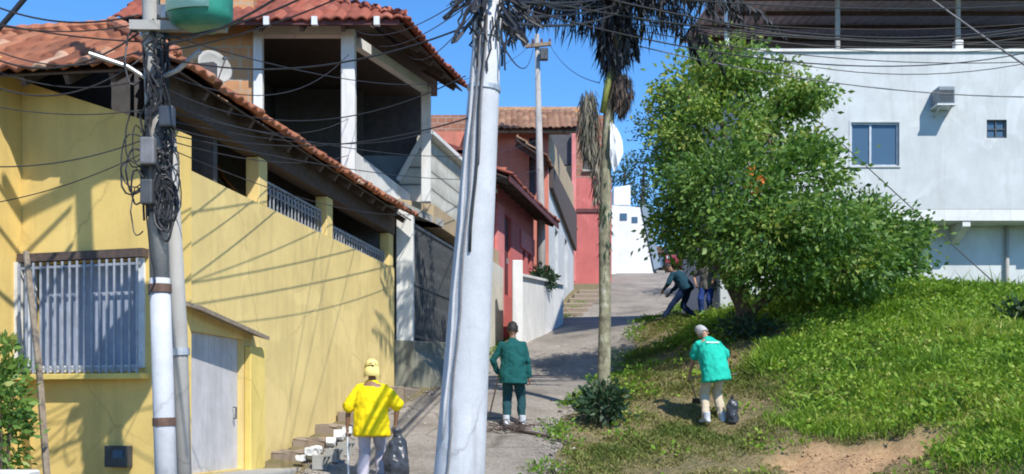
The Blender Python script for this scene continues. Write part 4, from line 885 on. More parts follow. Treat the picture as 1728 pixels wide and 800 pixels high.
# wires
def wire(a, b, sag, r, label, group, mat='cable', n=22):
    a,b=Vector(a),Vector(b); m=BM()
    pts=[a+(b-a)*(k/n)+Vector((0,0,-sag*4*(k/n)*(1-k/n))) for k in range(n+1)]
    tube(m, pts, [r*.68]*(n+1), 5); o=part('overhead_wire', m, M[mat], None, True, base=a); setp(o,label,'wire',group)
gA='wires fanning out from the cable covered pole'; lA='black overhead wire running from the cable covered pole towards the houses up the street'
for (y,b,sag,r) in ((60,P(900,72,UY),.9,.010),(100,P(822,30,9.05),.25,.012),(125,P(588,92,19.9),.45,.009),(150,P(786,128,9.0),.35,.008),(172,P(588,200,19.9),.3,.008),(190,P(905,236,UY),.5,.010),
                    (205,P(724,222,23.2),.25,.008),(228,P(912,285,UY),.4,.010),(238,P(588,262,19.85),.18,.009),(250,P(700,362,20.7),.2,.008),(215,P(800,196,8.9),.22,.009)):
    wire(lp(y,.1,-.08), b, sag, r, lA, gA)
gB='wires leaving the left side of the cable covered pole'; lB='black overhead wire, or thick cable added above the view to cast shadow, running left from the cable covered pole past the yellow house front'
for (y,dx,dz,r) in ((-440,-3.4,-1.1,.05),(-380,-3.0,-1.5,.045),(-300,-2.3,-1.9,.045),(-250,-1.9,-2.0,.04)): wire(lp(y,-.1,-.08), lp(y,dx,.25)+Vector((0,0,dz)), .12, r, lB, gB)  # thick cables added above the view to cast shadow bands on the facade
for (y,b,sag,r) in ((45,P(-90,22,10.5),.12,.010),(90,P(-90,40,10.3),.25,.010),(140,P(-90,78,10.6),.2,.008),(190,P(-90,160,10.4),.1,.008),(240,P(-90,275,10.2),.12,.010),(262,P(-90,352,10.6),.1,.008),(30,P(-90,-30,10.6),.2,.014),(60,P(-90,52,10.5),.35,.014),(75,P(-90,20,10.7),.05,.012),(105,P(-90,100,10.6),.35,.012)):
    wire(lp(y,-.1,-.08), b, sag, r, lB, gB)
gC='thick wires crossing above the green drum'; lC='thick dark cable climbing right from the slim pole beneath the green drum'
for (y,b,r) in ((82,P(520,-40,8.0),.016),(72,P(560,-30,10.0),.015),(95,P(690,-60,8.5),.011)): wire(lp(y,.1,-.12), b, .10, r, lC, gC)
gD='wires from the leaning pole'; lD='thin wire between the top of the leaning pole and the veranda roof'
for (a,b,s) in ((fp(5,-.1,-.1),P(640,78,19.2),.12),(fp(22,-.1,-.1),P(690,95,19.8),.2),(fp(-20,-.1,0),P(600,52,19.2),.2)): wire(a,b,s,.008,lD,gD)
random.seed(31)
for i in range(13):
    y0=random.uniform(-60,30); wire(fp(y0,.05,random.uniform(-.1,.1)), P(1046+random.uniform(-8,8),y0+random.uniform(-25,20),18.6), random.uniform(.05,.5), random.choice((.012,.016,.022)), 'dark sagging cable strung between the leaning pole and the palm crown', 'cables between the leaning pole and the palm')
wire(fp(60,.1,.1),P(902,66,UY),.55,.013,'dark wire from the leaning pole to the crossarm of the far utility pole',None)
wire(P(926,72,UY),P(1012,140,18.8),.25,.012,'dark wire from the far utility pole down to the palm trunk',None)
gE='wires running right in front of the white building'; lE='thin dark overhead wire crossing in front of the roof terrace of the white building'
for (a,b,s,r) in ((fp(-30,.1),P(1900,-8,15),.2,.010),(fp(-10,.1),P(1900,28,15),.35,.010),(fp(5,.1),P(1900,40,15),.55,.010),(P(1046,30,18.7),P(1900,66,20),.2,.011),(P(1046,45,18.7),P(1900,92,20),.35,.013),(P(1046,-5,18.7),P(1900,10,20),.7,.014),(P(1046,15,18.7),P(1900,60,20),.9,.012),(P(1046,25,18.7),P(1900,30,20),.55,.014),(P(1046,38,18.7),P(1900,74,20),.15,.012),(P(1046,20,18.7),P(1900,22,20),.3,.010),(fp(-50,.1),P(1900,4,14),.5,.013),(P(1046,8,18.7),P(1900,50,20),.6,.009)):
    wire(a,b,s,r,lE,gE)
wire(P(1046,70,18.7),P(1900,160,21),.35,.016,'thick grey cable sagging low across the top of the white wall',None,'cablegrey')
wire(P(1560,-10,15),P(1790,150,15),.02,.020,'thick grey cable slanting down across the right end of the roof terrace',None,'cablegrey')
wire(P(1255,86,26.7),P(1704,500,24.35),.05,.020,'dark guy wire slanting from the white building down to the hillside grass',None)

# ------------------------------------------------------------------ palm
PY=18.7; px0=XZ(1019,PY)
pt = thing('palm_tree', (px0,PY,g1(px0,PY)), 'tall slim palm with dark drooping fronds, brown husk and dried leaves by the street', 'palm tree')
tr=[Vector((px0,PY,g1(px0,PY)-.2)),P(1019,640,PY),P(1021,520,PY),P(1020,400,PY),P(1022,290,PY),P(1028,190,PY),P(1037,110,PY),P(1044,20,PY),P(1046,-40,PY)]
part('trunk', tube(BM(), tr, [.135,.112,.102,.098,.098,.096,.098,.11,.11], 14), M['palmbark'], pt, True)
random.seed(21)
def frond(base, az, el, L, mat, wl=.42, droop=1.0, dens=46):
    d=Vector((math.cos(az)*math.cos(el),math.sin(az)*math.cos(el),math.sin(el))); pts=[]; p=Vector(base); n=14; v=d.copy()
    for k in range(n+1):
        pts.append(p.copy()); v.z-=droop*(.05+.012*k); v.normalize(); p=p+v*(L/n)
    bm=tube(BM(), pts, [.022-.0013*k for k in range(n+1)], 5)
    A=np.array([tuple(q) for q in pts]); V=[]; Fc=[]; T=[]
    for i in range(dens):
        f=(i+.5)/dens; k=f*n; a=int(k); q=A[a]+(A[min(a+1,n)]-A[a])*(k-a); tg=A[min(a+1,n)]-A[a]; tg=tg/np.linalg.norm(tg)
        for sgn in (-1,1):
            if random.random()<.12: continue
            sv=np.cross(tg,[0,0,1]); sv=sv/np.linalg.norm(sv)*sgn
            l=wl*(math.sin(math.pi*min(f*.9+.12,1))**.6)*random.uniform(.45,1.35); dd=sv*random.uniform(.1,.8)+tg*random.uniform(.0,.7)+np.array([random.gauss(0,.2),random.gauss(0,.2),-random.uniform(.2,1.5)]); dd/=np.linalg.norm(dd)
            w=np.cross(dd,sv+np.array([.3,.1,.2])); w/=np.linalg.norm(w); w*=.028; b=len(V)
            V+= [q,q+dd*l*.4+w,q+dd*l,q+dd*l*.4-w]; Fc.append((b,b+1,b+2,b+3)); T.append(np.clip(random.gauss(.45,.22),0,1))
    r=part('frond', bm, M['dryfrond'], pt, True)
    npmesh('leaflets', np.array(V), np.array(Fc), mat, r, T)
crown=P(1043,2,PY)
N=34
for i in range(N):
    az=2*math.pi*i/N+random.uniform(-.15,.15); wd=abs(math.cos(az))>.55; frond(crown+Vector((0,0,random.uniform(-.1,.2))), az, random.uniform(.25,.7) if wd else random.uniform(.15,.95), random.uniform(2.7,3.5) if wd else random.uniform(1.8,2.6), M['frond'], droop=random.uniform(.5,.85), dens=72)
for i in range(9): frond(crown+Vector((0,0,-.2)), random.uniform(0,6.28), random.uniform(-.7,-.3), random.uniform(.6,1.0), M['frond'], wl=.3, droop=1.4, dens=34)
def hang(name, c, rx, ry, h, n, L, w, mat, parent, taper=.3):
    V=[];Fc=[];T=[]
    for i in range(n):
        a=random.uniform(0,6.28); t=random.random(); k=math.sin(math.pi*min(t*.85+.15,1))**.6; r=random.uniform(.5,1)
        q=np.array(c)+np.array([rx*k*r*math.cos(a),ry*k*r*math.sin(a),h*(.5-t)]); d=np.array([math.cos(a)*taper*random.uniform(-.3,1),math.sin(a)*taper,-1.0])+np.array([random.gauss(0,.18),random.gauss(0,.18),0]); d/=np.linalg.norm(d)
        s=np.cross(d,[math.cos(a),math.sin(a),0.01]); s/=np.linalg.norm(s); l=L*random.uniform(.6,1.3); ww=w*random.uniform(.6,1.3); b=len(V); V+=[q,q+d*l*.4+s*ww,q+d*l,q+d*l*.4-s*ww]; Fc.append((b,b+1,b+2,b+3)); T.append(min(1,max(0,random.gauss(.5,.25))))
    return npmesh(name, np.array(V), np.array(Fc), mat, parent, T)
hang('dead_skirt', P(1038,62,PY), .42,.40, 1.0, 420, .34,.025, M['frond'], pt, .5)
hang('shreds', P(1040,2,PY), 1.55,1.2, .75, 620, .42,.018, M['frond'], pt, .5)
hang('husk', P(1049,155,PY-.10), .23,.21, .60, 700, .20,.016, M['nest'], pt, .02)
hang('dried_leaves', P(993,205,PY-.05), .21,.19, 1.1, 620, .30,.014, M['dryfrond'], pt, .1)
hang('dried_leaves', P(1008,285,PY-.02), .13,.12, 1.0, 260, .26,.013, M['dryfrond'], pt, .1)
hang('creeper', P(1021,390,PY), .135,.135, 1.7, 150, .14,.02, M['leafdark'], pt, .5)
part('leaf_stub', tube(BM(), [P(1017,190,PY-.13),P(1026,140,PY-.13),P(1034,112,PY-.1)], [.05,.06,.04], 8), attr_mat('green_sheath',[(0,(.22,.24,.06)),(1,(.22,.24,.06))],.6), pt, True)
# pale plastic sheet tied to the trunk
bm=BM(); sv=[]; pol=[(1031,206),(1040,214),(1049,236),(1051,258),(1043,280),(1036,291),(1030,272),(1029,240)]
vs=[bm.verts.new(P(x,y,PY-.15-.05*math.sin(i*2.1))) for i,(x,y) in enumerate(pol)]; cv=bm.verts.new(P(1038,248,PY-.22))
for i in range(8): bm.faces.new((vs[i],vs[(i+1)%8],cv))
bmesh.ops.subdivide_edges(bm, edges=bm.edges[:], cuts=2, use_grid_fill=True)
for v in bm.verts: v.co.y+=random.uniform(-.02,.02)
o=part('plastic_sheet', bm, M['plasticw'], None, base=P(1038,250,PY-.15)); s=o.modifiers.new('t','SOLIDIFY'); s.thickness=.012; setp(o,'crumpled white plastic sheet tied to the palm trunk below the brown husk','plastic sheet')
b_=g1(XZ(1020,18.25),18.25)
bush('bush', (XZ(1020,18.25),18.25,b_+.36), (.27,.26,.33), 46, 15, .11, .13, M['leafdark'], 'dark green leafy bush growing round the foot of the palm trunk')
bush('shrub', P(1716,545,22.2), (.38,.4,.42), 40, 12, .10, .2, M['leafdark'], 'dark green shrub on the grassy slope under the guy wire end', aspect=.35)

# ------------------------------------------------------------------ big tree
TY=23.0
tb=P(1255,566,TY); tb.z=g1(tb.x,tb.y)
bt = thing('leafy_tree', tb, 'large leafy green tree with a forked dark trunk on the hillside', 'tree')
def limb(pts, rads): part('limb', tube(BM(), pts, rads, 8), M['bark'], bt, True)
part('trunk', tube(BM(), [tb-Vector((0,0,.25)),tb+Vector((0,0,.25)),P(1252,510,TY),P(1246,470,TY),P(1240,420,TY),P(1228,340,TY)], [.21,.17,.14,.12,.10,.07], 12), M['bark'], bt, True)
limb([P(1256,535,TY),P(1288,506,TY-.1),P(1330,482,TY-.2),P(1390,440,TY-.3),P(1450,400,TY-.3)], [.13,.11,.09,.06,.03])
limb([P(1254,530,TY),P(1225,470,TY+.2),P(1195,420,TY+.3),P(1170,380,TY+.3),P(1150,310,TY+.2)], [.10,.09,.07,.05,.02])
limb([P(1228,342,TY),P(1225,260,TY),P(1215,180,TY),P(1225,110,TY)], [.07,.06,.045,.02])
limb([P(1240,425,TY),P(1290,360,TY-.4),P(1310,290,TY-.5),P(1290,200,TY-.3)], [.08,.06,.045,.02])
limb([P(1300,352,TY-.4),P(1370,330,TY-.6),P(1430,340,TY-.7)], [.05,.04,.02])
limb([P(1330,482,TY-.2),P(1420,462,TY-.5),P(1500,420,TY-.5)], [.06,.04,.02])
for (a,b_,c_) in (((1290,200,-.3),(1325,165,-.5),(1365,152,-.6)),((1370,330,-.6),(1400,300,-.8),(1440,305,-1.0)),((1450,400,-.3),(1500,385,-.2),(1550,400,-.1)),((1195,420,.3),(1150,400,.1),(1105,385,0)),((1150,310,.2),(1118,280,.2),(1100,240,.2)),((1225,180,0),(1250,120,.1),(1240,70,.1)),((1310,290,-.5),(1345,262,-.8),(1372,262,-.9)),((1390,440,-.3),(1430,462,-.6),(1480,470,-.7))):
    limb([P(a[0],a[1],TY+a[2]),P(b_[0],b_[1],TY+b_[2]),P(c_[0],c_[1],TY+c_[2])],[.03,.02,.008])
limb([P(1226,262,TY),P(1180,200,TY-.3),P(1150,140,TY-.3)], [.05,.035,.015])
ell=[(1228,112,58,46,0),(1176,150,58,56,-.1),(1285,160,66,62,.1),(1205,225,92,60,-.4),(1305,235,58,48,0),(1160,300,46,54,.1),(1235,305,96,58,-1.4),(1335,300,78,46,-1.3),
     (1184,385,66,48,.1),(1285,385,94,60,-2.0),(1250,400,80,55,.8),(1395,372,82,58,-1.8),(1400,380,78,55,.7),(1468,392,76,52,-.5),(1330,450,90,36,-1.3),(1430,446,84,36,-.9),(1390,468,70,26,-.2),(1480,440,60,34,.4),(1292,474,46,22,-1.2),(1525,408,34,30,-.1),(1362,160,16,12,-.6),(1370,258,18,14,-.9),(1138,205,26,66,.2),(1350,170,24,18,.1),(1140,385,26,36,.2)]
VV=[];FF=[];TT=[];off=0; s_=TY/F
for (x,y,rx,ry,dy) in ell:
    c=P(x,y,TY+dy); rad=(rx*s_,min(1.2,rx*s_*.95)*1.0,ry*s_); vol=max(rx*ry,700)/1000
    pts,out,tn=clumped(c,rad,int(10*vol**.8)+6,72,.23,.35)
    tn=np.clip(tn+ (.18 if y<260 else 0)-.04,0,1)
    q=pts; gap=np.sin(q[:,0]*4.3+1.7*np.sin(q[:,2]*2.3))*np.sin(q[:,2]*4.9+1.1*q[:,1])+.55*np.sin(q[:,0]*9.1+q[:,1]*6)*np.sin(q[:,2]*8.3-q[:,1]*5)
    kp=gap>-.62+rng.normal(0,.12,len(q)); pts,out,tn=pts[kp],out[kp],tn[kp]
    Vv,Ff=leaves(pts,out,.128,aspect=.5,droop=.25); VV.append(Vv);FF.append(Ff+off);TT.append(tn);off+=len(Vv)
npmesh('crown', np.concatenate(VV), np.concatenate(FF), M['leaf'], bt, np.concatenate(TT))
pts,out,tn=clumped(P(1274,308,TY-2.65),(.16,.14,.26),8,5,.05,.2); Vv,Ff=leaves(pts,out,.08,aspect=.6); npmesh('blossom',Vv,Ff,M['orange'],bt,tn)
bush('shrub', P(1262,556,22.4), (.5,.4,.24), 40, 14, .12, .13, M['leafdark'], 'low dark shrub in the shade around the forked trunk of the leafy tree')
# trees far behind the houses
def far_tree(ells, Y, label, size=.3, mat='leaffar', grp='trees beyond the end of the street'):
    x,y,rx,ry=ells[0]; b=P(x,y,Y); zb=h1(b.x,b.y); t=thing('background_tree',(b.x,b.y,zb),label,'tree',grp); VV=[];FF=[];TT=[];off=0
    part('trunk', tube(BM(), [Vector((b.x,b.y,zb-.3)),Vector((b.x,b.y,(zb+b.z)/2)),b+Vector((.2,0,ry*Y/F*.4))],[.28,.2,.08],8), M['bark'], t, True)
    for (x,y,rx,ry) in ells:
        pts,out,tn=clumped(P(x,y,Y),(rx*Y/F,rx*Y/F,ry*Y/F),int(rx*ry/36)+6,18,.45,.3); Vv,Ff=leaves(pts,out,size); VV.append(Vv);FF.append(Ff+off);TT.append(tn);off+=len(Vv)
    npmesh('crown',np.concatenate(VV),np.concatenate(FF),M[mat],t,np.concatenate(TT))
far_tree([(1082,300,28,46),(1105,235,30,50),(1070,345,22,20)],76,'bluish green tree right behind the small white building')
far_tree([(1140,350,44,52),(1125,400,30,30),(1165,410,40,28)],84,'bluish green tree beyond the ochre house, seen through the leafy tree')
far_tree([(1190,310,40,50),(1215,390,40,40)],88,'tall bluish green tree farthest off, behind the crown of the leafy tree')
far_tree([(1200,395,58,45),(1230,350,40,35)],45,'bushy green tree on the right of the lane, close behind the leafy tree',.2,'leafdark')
far_tree([(1262,395,50,50),(1300,360,40,40)],43,'broad dark tree left of the white building, added unseen behind the leafy tree to shade the lane',.2,'leafdark')  # hidden tree added for the shade it throws on the lane
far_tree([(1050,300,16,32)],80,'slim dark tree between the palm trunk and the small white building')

# ------------------------------------------------------------------ people
def ik(a, b, l1, l2, hint):
    a,b=Vector(a),Vector(b); d=b-a; L=min(d.length,(l1+l2)*.999); d.normalize(); b=a+d*L
    x=(l1*l1-l2*l2+L*L)/(2*L); h=math.sqrt(max(l1*l1-x*x,0)); n=Vector(hint)-d*Vector(hint).dot(d); n.normalize(); return a+d*x+n*h, b
FOLD = bpy.data.textures.new('cloth_folds','CLOUDS'); FOLD.noise_scale=.16; FOLD.noise_depth=2
def folds(o, s):
    d=o.modifiers.new('folds','DISPLACE'); d.texture=FOLD; d.strength=s; d.mid_level=.5; d.texture_coords='GLOBAL'
def remesh(o, vox, sm=2):
    m=o.modifiers.new('skin','REMESH'); m.mode='VOXEL'; m.voxel_size=vox; m.use_smooth_shade=True
    s=o.modifiers.new('relax','SMOOTH'); s.factor=.5; s.iterations=sm
def person(loc, heading, label, group=None, scale=1.0, lean=0.1, curl=.15, head_turn=(0,0), hands=None, feet=None, skin='skin', shirt='shirty', trousers='trgrey', boots='boot',
           hem=.74, sleeve=.55, loose=.03, shirt_parts=None, hat=None, hair='hair', hip_z=.90, side=0.0, elbow_out=1.0):
    t=thing('person', loc, label, 'person', group)
    Rz=Matrix.Rotation(heading,4,'Z'); W=lambda p: Rz@(Vector(p)*scale)+Vector(loc)
    X=Vector((1,0,0))
    def spine(s): # s metres above the hips along the back
        a=lean+curl*s/.55; y=0; z=0; n=10; 
        for k in range(n):
            aa=lean+curl*(s*(k+.5)/n)/.55; y+=math.sin(aa)*s/n; z+=math.cos(aa)*s/n
        return Vector((side*s,y,hip_z+z)), Vector((side,math.sin(a),math.cos(a))).normalized()
    neck,nu=spine(.56); sh,_=spine(.465)
    hd=Vector((head_turn[0],math.sin(lean+curl+head_turn[1]),math.cos(lean+curl+head_turn[1]))).normalized(); hc=neck+hd*.14
    fw=X.cross(hd)*-1; fw=hd.cross(X)*1.0
    if fw.y<0 and abs(lean)<1.2: fw=-fw
    b=BM(); prof=[(-.06,.15,.10),(.02,.165,.11),(.14,.14,.095),(.28,.155,.105),(.40,.175,.11),(.47,.165,.09),(.53,.075,.065)]
    tube(b,[W(spine(s)[0]) for s,_,_ in prof],[(p*scale,q*scale) for _,p,q in prof],16,hint=Rz@X)
    tube(b,[W(neck-nu*.05),W(neck+hd*.07)],[.055*scale,.05*scale],10)
    tube(b,[W(hc+hd*z) for z in (-.105,-.06,0,.06,.10,.122)],[tuple(k*scale for k in r) for r in ((.04,.055),(.062,.085),(.076,.097),(.074,.095),(.055,.07),(.02,.03))],14,hint=Rz@X,round_=False)
    tube(b,[W(hc+fw*.085+hd*.015),W(hc+fw*.118-hd*.02)],[.010*scale,.017*scale],6,round_=True)
    for s in (-1,1): tube(b,[W(hc+X*.076*s-fw*.01+hd*.02),W(hc+X*.086*s-fw*.015-hd*.03)],[(.012*scale,.022*scale)]*2,7,round_=True)
    Lg=[];Ar=[]
    for k,s in enumerate((-1,1)):
        hp=Vector((.09*s,0,hip_z-.03)); an=Vector(feet[k][:3]); kn,an=ik(hp,an,.43,.43,feet[k][3] if len(feet[k])>3 else (0,1,0)); toe=an+Vector((feet[k][4] if len(feet[k])>4 else (.03*s,.17,-.045)))
        Lg.append((hp,kn,an,toe)); tube(b,[W(hp),W(hp.lerp(kn,.5)),W(kn),W(kn.lerp(an,.35)),W(an)],[r*scale for r in (.085,.075,.056,.055,.038)],10,round_=True)
        tube(b,[W(an-Vector((0,.03,.03))),W(toe)],[.04*scale,.03*scale],8,round_=True)
        S=sh+X*.165*s-Vector((0,0,.026)); el,wr=ik(S,hands[k][:3],.29,.26,hands[k][3] if len(hands[k])>3 else (s*elbow_out,-.6,0)); Ar.append((S,el,wr))
        tube(b,[W(S-X*.06*s-Vector((0,0,.012))),W(S),W(S.lerp(el,.5)),W(el),W(el.lerp(wr,.4)),W(wr)],[r*scale for r in (.040,.048,.043,.038,.036,.026)],9,round_=True)
        d=(wr-el).normalized(); pn=d.cross(Vector((0,1,0))); pn=(Vector((-s,0,0))-d*Vector((-s,0,0)).dot(d)).normalized(); ax=d.cross(pn)
        tube(b,[W(wr),W(wr+d*.045),W(wr+d*.09)],[(.028*scale,.017*scale),(.042*scale,.016*scale),(.042*scale,.014*scale)],10,hint=Rz@ax,round_=True)
        for f,(o_,L) in enumerate(((-.030,.066),(-.010,.078),(.011,.072),(.031,.056))):
            q0=wr+d*.085+ax*o_; q1=q0+(d*.85+pn*.5).normalized()*L*.5; q2=q1+(d*.15+pn).normalized()*L*.5; tube(b,[W(q0),W(q1),W(q2)],[.0095*scale,.009*scale,.0075*scale],6,round_=True)
        fy=ax if ax.y>0 else -ax
        q0=wr+d*.03+fy*.03; q1=q0+(d*.6+fy*.8).normalized()*.04; tube(b,[W(q0),W(q1),W(q1+(d*.8+pn*.6).normalized()*.032)],[.012*scale,.011*scale,.009*scale],6,round_=True)
    bd=part('body', b, M[skin], t, True); remesh(bd,.009*scale,1)
    for s in (-1,1):
        e=BM(); bmesh.ops.create_uvsphere(e,u_segments=8,v_segments=6,radius=.012*scale)
        for v in e.verts: v.co=v.co+W(hc+X*.032*s+fw*.088+hd*.018)
        part('eye',e,M['eye'],t,True)
    part('mouth', tube(BM(),[W(hc-X*.022+fw*.092-hd*.055),W(hc+fw*.098-hd*.055),W(hc+X*.022+fw*.092-hd*.055)],[.006*scale]*3,6,round_=True),M['lip'],t,True)
    # trousers
    b=BM(); tube(b,[W(spine(s)[0]) for s in (-.10,-.02,.08,.13)],[(.155*scale,.12*scale),(.18*scale,.13*scale),(.17*scale,.125*scale),(.155*scale,.115*scale)],16,hint=Rz@X)
    for hp,kn,an,toe in Lg: tube(b,[W(hp+Vector((0,0,.02))),W(hp.lerp(kn,.5)),W(kn),W(kn.lerp(an,.5)),W(an.lerp(kn,.10))],[r*scale for r in (.105,.092,.078,.074,.066)],10,round_=True)
    to_=part('trousers',b,M[trousers],t,True); remesh(to_,.012*scale); folds(to_,.045)
    # shirt
    b=BM(); h0=hem-hip_z
    pr=[(h0,.20+loose,.145+loose),(h0+.10,.195+loose,.145+loose),(.12,.175+loose,.128+loose),(.28,.18+loose,.13+loose),(.39,.185+loose*.5,.130+loose*.7),(.45,.155,.108),(.50,.105,.088),(.545,.068,.07)]
    tube(b,[W(spine(s)[0]) for s,_,_ in pr],[(p*scale,q*scale) for _,p,q in pr],18,hint=Rz@X)
    for S,el,wr in Ar:
        dn=Vector((0,0,-.016)); S2=S
        if sleeve<=1: e=S.lerp(el,sleeve); ps=[S2-(S-sh)*.45+dn*.6,S2,S2.lerp(e,.5),e]; rs=[.068,.074,.070+loose*.3,.072+loose*.4]
        else: e=el.lerp(wr,sleeve-1); ps=[S2-(S-sh)*.45+dn*.6,S2,S2.lerp(el,.5),el,e]; rs=[.066,.072,.066,.058,.047]
        tube(b,[W(p) for p in ps],[r*scale for r in rs],10,round_=True)
    so=part('shirt',b,M[shirt],t,True); remesh(so,.012*scale,3); folds(so,.06)
    for hp,kn,an,toe in Lg:
        b=BM(); tube(b,[W(an+Vector((0,-.02,.10))),W(an+Vector((0,-.02,-.02)))],[.058*scale,.06*scale],10); d=(toe-an); d.z=0
        tube(b,[W(an-d.normalized()*.06+Vector((0,0,-.045))),W(an+d*.5+Vector((0,0,-.042))),W(an+d+Vector((0,0,-.05)))],[(.046*scale,.036*scale),(.05*scale,.036*scale),(.045*scale,.028*scale)],10,round_=True)
        remesh(part('boot',b,M[boots],t,True),.012*scale)
    # hair or hat
    if hair:
        b=BM(); bmesh.ops.create_uvsphere(b,u_segments=18,v_segments=12,radius=1)
        for v in b.verts:
            c=v.co.copy(); k=1+.05*math.sin(9*c.x+4*c.y)*math.sin(7*c.z); v.co=W(hc+X*c.x*.092*k+fw*(c.y*.112*k-.014)+hd*(c.z*.128*k+.016))
        kill=[v for v in b.verts if ((Rz.inverted()@(v.co-Vector(loc)))/scale-hc).dot(fw)>.035 and ((Rz.inverted()@(v.co-Vector(loc)))/scale-hc).dot(hd)<.065 or ((Rz.inverted()@(v.co-Vector(loc)))/scale-hc).dot(hd)<-.07]
        bmesh.ops.delete(b,geom=kill,context='VERTS'); part('hair',b,M[hair],t,True)
    if hat:
        b=BM(); tube(b,[W(hc+hd*z-fw*.01) for z in (.025,.07,.11,.138,.146)],[tuple(k*scale for k in r) for r in ((.092,.112),(.092,.11),(.078,.092),(.045,.055),(.01,.01))],18,hint=Rz@X)
        hb_=part('cap',b,M[hat],t,True)
        b=BM(); tube(b,[W(hc+hd*.035+fw*.0),W(hc+hd*.025+fw*.0)],[(.100*scale,.135*scale),(.108*scale,.148*scale)],20,hint=Rz@X); part('brim',b,M[hat],hb_,True)
        b=BM(); pv=[]
        for a in np.linspace(R(195),R(345),12):
            o_=X*math.cos(a)*.10+fw*math.sin(a)*.115; pv.append((b.verts.new(W(hc+hd*.03+o_)),b.verts.new(W(hc-hd*.13+o_*1.12))))
        for p,q in zip(pv,pv[1:]): b.faces.new((p[0],q[0],q[1],p[1]))
        nf=part('neck_flap',b,M[hat],hb_,True); s=nf.modifiers.new('t','SOLIDIFY'); s.thickness=.006
    return t,W,spine,Ar,X,Rz
def foot(px, py, Y): x=XZ(px,Y); return Vector((x,Y,max(g1(x,Y),h1(x,Y)+.05)))
# yellow shirt
L1=foot(627,842,14.5)
p1,W1_,sp1,Ar1,_,_=person(L1,R(2),'person in a baggy bright yellow shirt, pale yellow cap and grey trousers walking uphill',lean=.10,curl=.12,hands=[(-.33,.10,.83),(.31,.06,.86)],feet=[(-.11,-.16,.085),(.10,.17,.10)],
     shirt='shirty',trousers='trgrey',hem=.70,sleeve=.95,loose=.05,hat='hat',hair='hair',head_turn=(-.05,.1),scale=1.0)
wr=W1_(Ar1[0][2]+Vector((0,.02,-.08)))
bm_=thing('broom', (wr.x-.05,wr.y+.05,L1.z), 'broom with a thin white handle held by the person in yellow', 'broom')
part('handle', tube(BM(), [wr+Vector((.005,0,.28)),wr,Vector((wr.x+.02,wr.y-.04,L1.z+.16))],[.013]*3,8), M['metalw'], bm_)
b=BM(); c=Vector((wr.x+.02,wr.y-.04,L1.z))
for i in range(60):
    a=random.uniform(-1,1); tube(b,[c+Vector((a*.10,random.uniform(-.02,.02),.18)),c+Vector((a*.19,random.uniform(-.06,.04),.01))],[.005,.003],4)
part('bristles',b,M['wood'],bm_)
def sack(loc, w, h, label, mat='bag'):
    t=thing('refuse_sack', loc, label, 'sack'); b=BM(); n=20; rings=[]
    prof=[(0,.55),(.04,.85),(.2,1.0),(.45,1.02),(.65,.9),(.8,.68),(.88,.34),(.92,.22),(1.0,.36)]
    for k,(z,r) in enumerate(prof):
        rings.append([b.verts.new(Vector(loc)+Vector((w*r*(1+.09*math.sin(3*a+z*9)+.05*math.sin(7*a-z*14))*math.cos(a),w*.85*r*(1+.08*math.sin(4*a+z*6))*math.sin(a),z*h))) for a in np.linspace(0,2*math.pi,n+1)[:-1]])
    for p,q in zip(rings,rings[1:]):
        for i in range(n): b.faces.new((p[i],p[(i+1)%n],q[(i+1)%n],q[i]))
    b.faces.new(rings[0][::-1]); b.faces.new(rings[-1]); bg_=part('bag',b,M[mat],t,True); remesh(bg_,.014,1); folds(bg_,.085)
    part('tie', tube(BM(), [Vector(loc)+Vector((w*.26*math.cos(a),w*.24*math.sin(a),h*.905)) for a in np.linspace(0,2*math.pi,13)],[.01]*13,5), M['boot'], t)
sl=foot(670,850,14.3); sack(sl,.17,.86,'bulging dark grey refuse sack standing on the street beside the person in yellow')
# dark green
L2=foot(865,725,18.0)
p2,W2_,sp2,Ar2,_,_=person(L2,R(-3),'person in dark green long sleeved clothes with black hair raking the street',lean=.04,curl=.15,hands=[(-.25,.16,.88),(.27,.08,.80)],feet=[(-.10,-.04,.085),(.16,.10,.085)],
     shirt='shirtdg',trousers='trdg',boots='bootw',hem=.70,sleeve=1.9,loose=.03,hair='hair',head_turn=(-.03,.12))
wr=W2_(Ar2[0][2]+Vector((0,.02,-.08))); hp_=Vector((wr.x-.16,wr.y+.30,0)); hp_.z=g1(hp_.x,hp_.y)+.07
rk=thing('rake', hp_-Vector((0,0,.03)), 'dark rake held low by the person in dark green', 'rake')
part('handle', tube(BM(), [wr+(wr-hp_)*.35,wr,hp_],[.013]*3,8), M['wood'], rk)
part('head', beam(BM(), hp_+Vector((-.24,0,0)),hp_+Vector((.24,.03,0)),.03,.03), M['metald'], rk)
for i in range(9): part('tine', tube(BM(), [hp_+Vector((-.22+.055*i,0,0)),hp_+Vector((-.22+.055*i,.03,-.08))],[.006,.004],5), M['metald'], rk)
